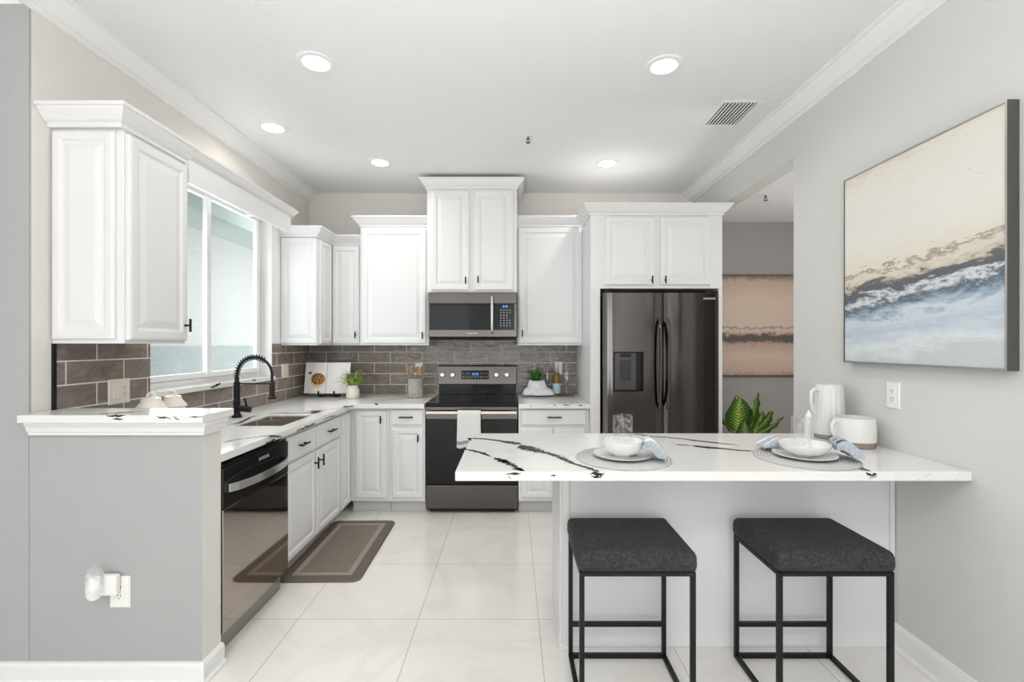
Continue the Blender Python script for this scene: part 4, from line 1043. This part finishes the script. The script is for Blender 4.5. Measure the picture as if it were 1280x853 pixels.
# two lidded tureens behind the half wall
def tureen(label, x, y, s):
    t = thing('lidded_canister', label, 'canister', (x, y, ZT), 0, 'white canisters')
    MB().lathe([(.050*s, .0005), (.060*s, .01), (.064*s, .06), (.064*s, .13*s), (.060*s, .155*s), (.01, .156*s)], n=40).build('pot', M['cream'], t, smooth=True, angle=50)
    MB().lathe([(.068*s, .1565*s), (.070*s, .160*s), (.066*s, .168*s), (.050*s, .188*s), (.044*s, .196*s), (.041*s, .214*s), (.02*s, .222*s), (.008*s, .223*s)], n=40).build('lid', M['cream'], t, smooth=True, angle=40)
    b = MB(); n = 18
    b.tube([(.018*s*math.cos(PI*k/n*1.0)*1.0, 0, .220*s+.020*s*math.sin(PI*k/n)) for k in range(n+1)], .0075*s, 10).build('lid_knob', M['cream'], t, smooth=True)
tureen('larger cream lidded canister against the tile behind the half wall ledge', -1.781, 2.33, 1.0)
tureen('smaller cream lidded canister nearer the faucet behind the ledge', -1.815, 2.525, .95)

# tray, wine, glasses, wrapped plant
o = MB().box(0, .40, 0, .255, .0005, .007).build('serving_tray', mat('tray_gray', (120, 114, 108), .4, .3), bevel=.002); o.location = (.172, 4.285, ZT); tag(o, 'flat gray tray under the wine bottle and cloth', 'tray')
t = thing('wine_bottle', 'amber wine bottle with pale blue label beside the refrigerator panel', 'bottle', (.418, 4.42, ZT+.0075))
amber = mat('amber_glass', (150, 112, 50), .08, Transmission_Weight=.35, IOR=1.4)
MB().lathe([(.034, .0005), (.037, .004), (.037, .150), (.034, .172), (.022, .208)], n=36).build('bottle_body', amber, t, smooth=True)
MB().lathe([(.0222, .208), (.0150, .232), (.0132, .262)], n=28).build('bottle_neck', mat('pale_bottle_glass', (150, 146, 128), .1), t, smooth=True)
MB().lathe([(.0375, .015), (.0376, .018), (.0376, .105), (.0375, .108)], n=36, cap0=False, cap1=False).build('paper_label', mat('pale_blue_label', (176, 208, 214), .6), t, smooth=True)
MB().lathe([(.0142, .250), (.0146, .252), (.0146, .288), (.0136, .290)], n=24).build('foil_cap', mat('foil', (205, 205, 200), .35, .6), t, smooth=True)
def wineglass(x, y, z, label):
    t = thing('wine_glass', label, 'glass', (x, y, z), 0, 'wine glasses')
    MB().lathe([(.034, .0005), (.034, .002), (.006, .006), (.0035, .012), (.0035, .088)], n=28).build('stem', M['crystal'], t, smooth=True)
    MB().lathe([(.004, .086), (.022, .098), (.036, .122), (.040, .150), (.036, .185), (.031, .212), (.030, .212), (.035, .185), (.0388, .150), (.035, .124), (.021, .100), (.004, .090)], n=32).build('glass_bowl', M['crystal'], t, smooth=True)
wineglass(.512, 4.40, ZT+.0075, 'wine glass between the wine bottle and the refrigerator panel'); wineglass(.335, 4.485, ZT+.0075, 'wine glass half hidden behind the wine bottle')
t = thing('potted_plant', 'dark green tufted plant wrapped in a white towel by the range', 'plant', (.225, 4.37, ZT+.0075))
MB().lathe([(.026, .0005), (.029, .004), (.034, .118), (.035, .12), (.032, .12), (.030, .112), (.01, .110)], n=32).build('pot', M['ceramic'], t, smooth=True, angle=50)
fo = blades(90, .018, .17, .45, 9, .0065, 1.05).build('foliage', M['grass2'], t, smooth=True); fo.location = (0, 0, .105)
b = MB(); N = 72; rings = []
for f_, (r, z) in enumerate(((.046, .128), (.056, .131), (.068, .118), (.076, .090), (.078, .066), (.092, .058), (.108, .044), (.118, .022), (.122, .005))):
    ring = []
    for j in range(N):
        a = 2*PI*j/N; g_ = f_/8
        fold = 1+(.10*math.sin(a*3+f_*.45+.6)+.05*math.sin(a*7-f_*.8))*min(1, g_*1.6)
        lobe = 1+.50*max(0, math.cos(a+R(15)))**3*max(0, g_-.4)*1.7
        zz = z*(1+.13*math.sin(a*2+1)*(1 if 1 < f_ < 7 else .1)+.07*math.sin(a*5+f_)*(1 if 1 < f_ < 8 else 0))
        ring.append((r*fold*lobe*math.cos(a), r*min(1.05, fold)*math.sin(a)*.88, zz+.003))
    rings.append(ring)
b.loft(rings, [0, 0, 0, 0, 1, 0, 0, 0], False, False)
o = b.build('draped_towel', [M['linen'], M['linen2']], smooth=True, angle=80); o.location = (.225, 4.37, ZT+.0075)
so = o.modifiers.new('thick', 'SOLIDIFY'); so.thickness = .004; so.offset = 1
tag(o, 'white towel with blue stripes draped around the tufted plant pot', 'towel')

# dish towel on the oven handle
tx0, tx1 = P(572, 0, 3.79)[0], P(600.6, 0, 3.79)[0]; HYo = RY-.043; HZo = .830
b = MB(); n = 14; rows = []
prof = [(RY-.020, .60)]+[(RY-.022, .60+.2*k/4) for k in range(1, 5)]+[(HYo+.0165, HZo+.006), (HYo+.010, HZo+.0165), (HYo, HZo+.0185), (HYo-.010, HZo+.0165), (HYo-.0165, HZo+.004)]+[(HYo-.018-.002*k/10, HZo-(HZo-.552)*k/10) for k in range(1, 11)]
for i, (y, z) in enumerate(prof):
    fr_ = max(0, (i-9)/10)
    rows.append([(tx0+(tx1-tx0)*(j/n)+(.006*fr_*(1 if j == n else -1 if j == 0 else 0)), y-.004*fr_*(1+math.sin(j*1.25)), z-(.006*math.sin(j*.8)*fr_)) for j in range(n+1)])
mi = [0]*(len(prof)-1)
b.loft(rows, mi, False, False, closed=False)
for k, mm in enumerate(b.m):
    seg = k//n
    if seg in (len(prof)-3,): b.m[k] = 1
o = b.build('dish_towel', [M['towel'], M['stripe']], smooth=True, angle=80); so = o.modifiers.new('thick', 'SOLIDIFY'); so.thickness = .0025; so.offset = 0
tag(o, 'white dish towel with gray stripe hanging on the oven handle', 'towel')

# ================================================================ HALL PLANT
def m_leaf():
    m, t, b = nmat('dieffenbachia_leaf', .4)
    uv = t.add('ShaderNodeUVMap'); sp = t.add('ShaderNodeSeparateXYZ'); t.ln(uv.outputs[0], sp.inputs[0])
    au = t.math('ABSOLUTE', t.math('SUBTRACT', sp.outputs[0], .5))
    st = t.math('SINE', t.math('MULTIPLY', t.math('SUBTRACT', sp.outputs[1], t.math('MULTIPLY', au, .5)), 70))
    n = t.noise(uv.outputs[0], 22, 3, .6)
    k = t.math('ADD', t.math('MULTIPLY', st, .13), n); k = t.math('SUBTRACT', k, t.math('MULTIPLY', au, 1.1))
    t.ln(t.ramp(k, [(.10, (36, 74, 16)), (.34, (84, 126, 30)), (.52, (168, 186, 78)), (.7, (222, 226, 150))]), b.inputs['Base Color']); return m
t = thing('leafy_plant', 'variegated broad-leaved green plant standing in the hall', 'plant', (2.0, 4.06, 0))
MB().lathe([(.10, .0005), (.115, .01), (.15, .36), (.152, .38), (.138, .38), (.134, .35), (.02, .345)], n=40).build('pot', M['cream'], t, smooth=True, angle=50)
MB().lathe([(.133, .352), (.02, .356)], n=32).build('soil', M['soil'], t)
LM = m_leaf()
def leaf(base, az, el, L, Wd, bend, roll=0):
    """petiole then blade"""
    d = Vector((math.cos(az)*math.cos(el), math.sin(az)*math.cos(el), math.sin(el)))
    b = MB(); b.uv = []; nu, nv = 8, 14; side = Vector((-math.sin(az), math.cos(az), 0))
    side = (Matrix.Rotation(roll, 3, d) @ side); nrm = side.cross(d).normalized()
    for j in range(nv+1):
        v = j/nv; ww = Wd*math.sin(PI*min(1, v*.97+.03)**.8)**.75*.5 if v < 1 else 0
        c = Vector(base)+d*(L*v)-nrm*(bend*v*v)
        for i in range(nu+1):
            u = i/nu; s_ = (u-.5)*2
            b.v.append(tuple(c+side*(ww*s_)+nrm*(.20*ww*abs(s_)+.006*math.sin(v*22)*abs(s_)))); b.uv.append((u, v))
    for j in range(nv):
        for i in range(nu): q_ = j*(nu+1)+i; b.face((q_, q_+1, q_+nu+2, q_+nu+1))
    o = b.build('leaf', LM, t, smooth=True); return o
bs = MB()
for bx, by, bz, az, el, L, Wd, bd, rl in ((-.12, -.12, .66, -95, 82, .29, .23, -.015, 0), (.0, -.10, .68, -75, 78, .32, .155, -.01, 25), (.09, -.05, .66, -20, 50, .20, .12, .03, 25), (.02, -.14, .63, -25, 30, .27, .13, .05, 10),
                                          (-.10, .0, .62, 170, 50, .28, .15, .06, 0), (.0, .06, .66, 90, 65, .28, .15, .05, 0), (-.05, -.13, .60, -120, 25, .26, .14, .07, 0), (.08, .04, .58, 30, 35, .26, .14, .08, 0)):
    leaf((bx, by, bz), R(az), R(el), L, Wd, bd, R(rl)); bs.tube([(bx*.2, by*.2, .35), (bx*.7, by*.7, .5), (bx, by, bz+.01)], [.010, .008, .005], 8)
bs.build('stem', M['stem'], t, smooth=True)
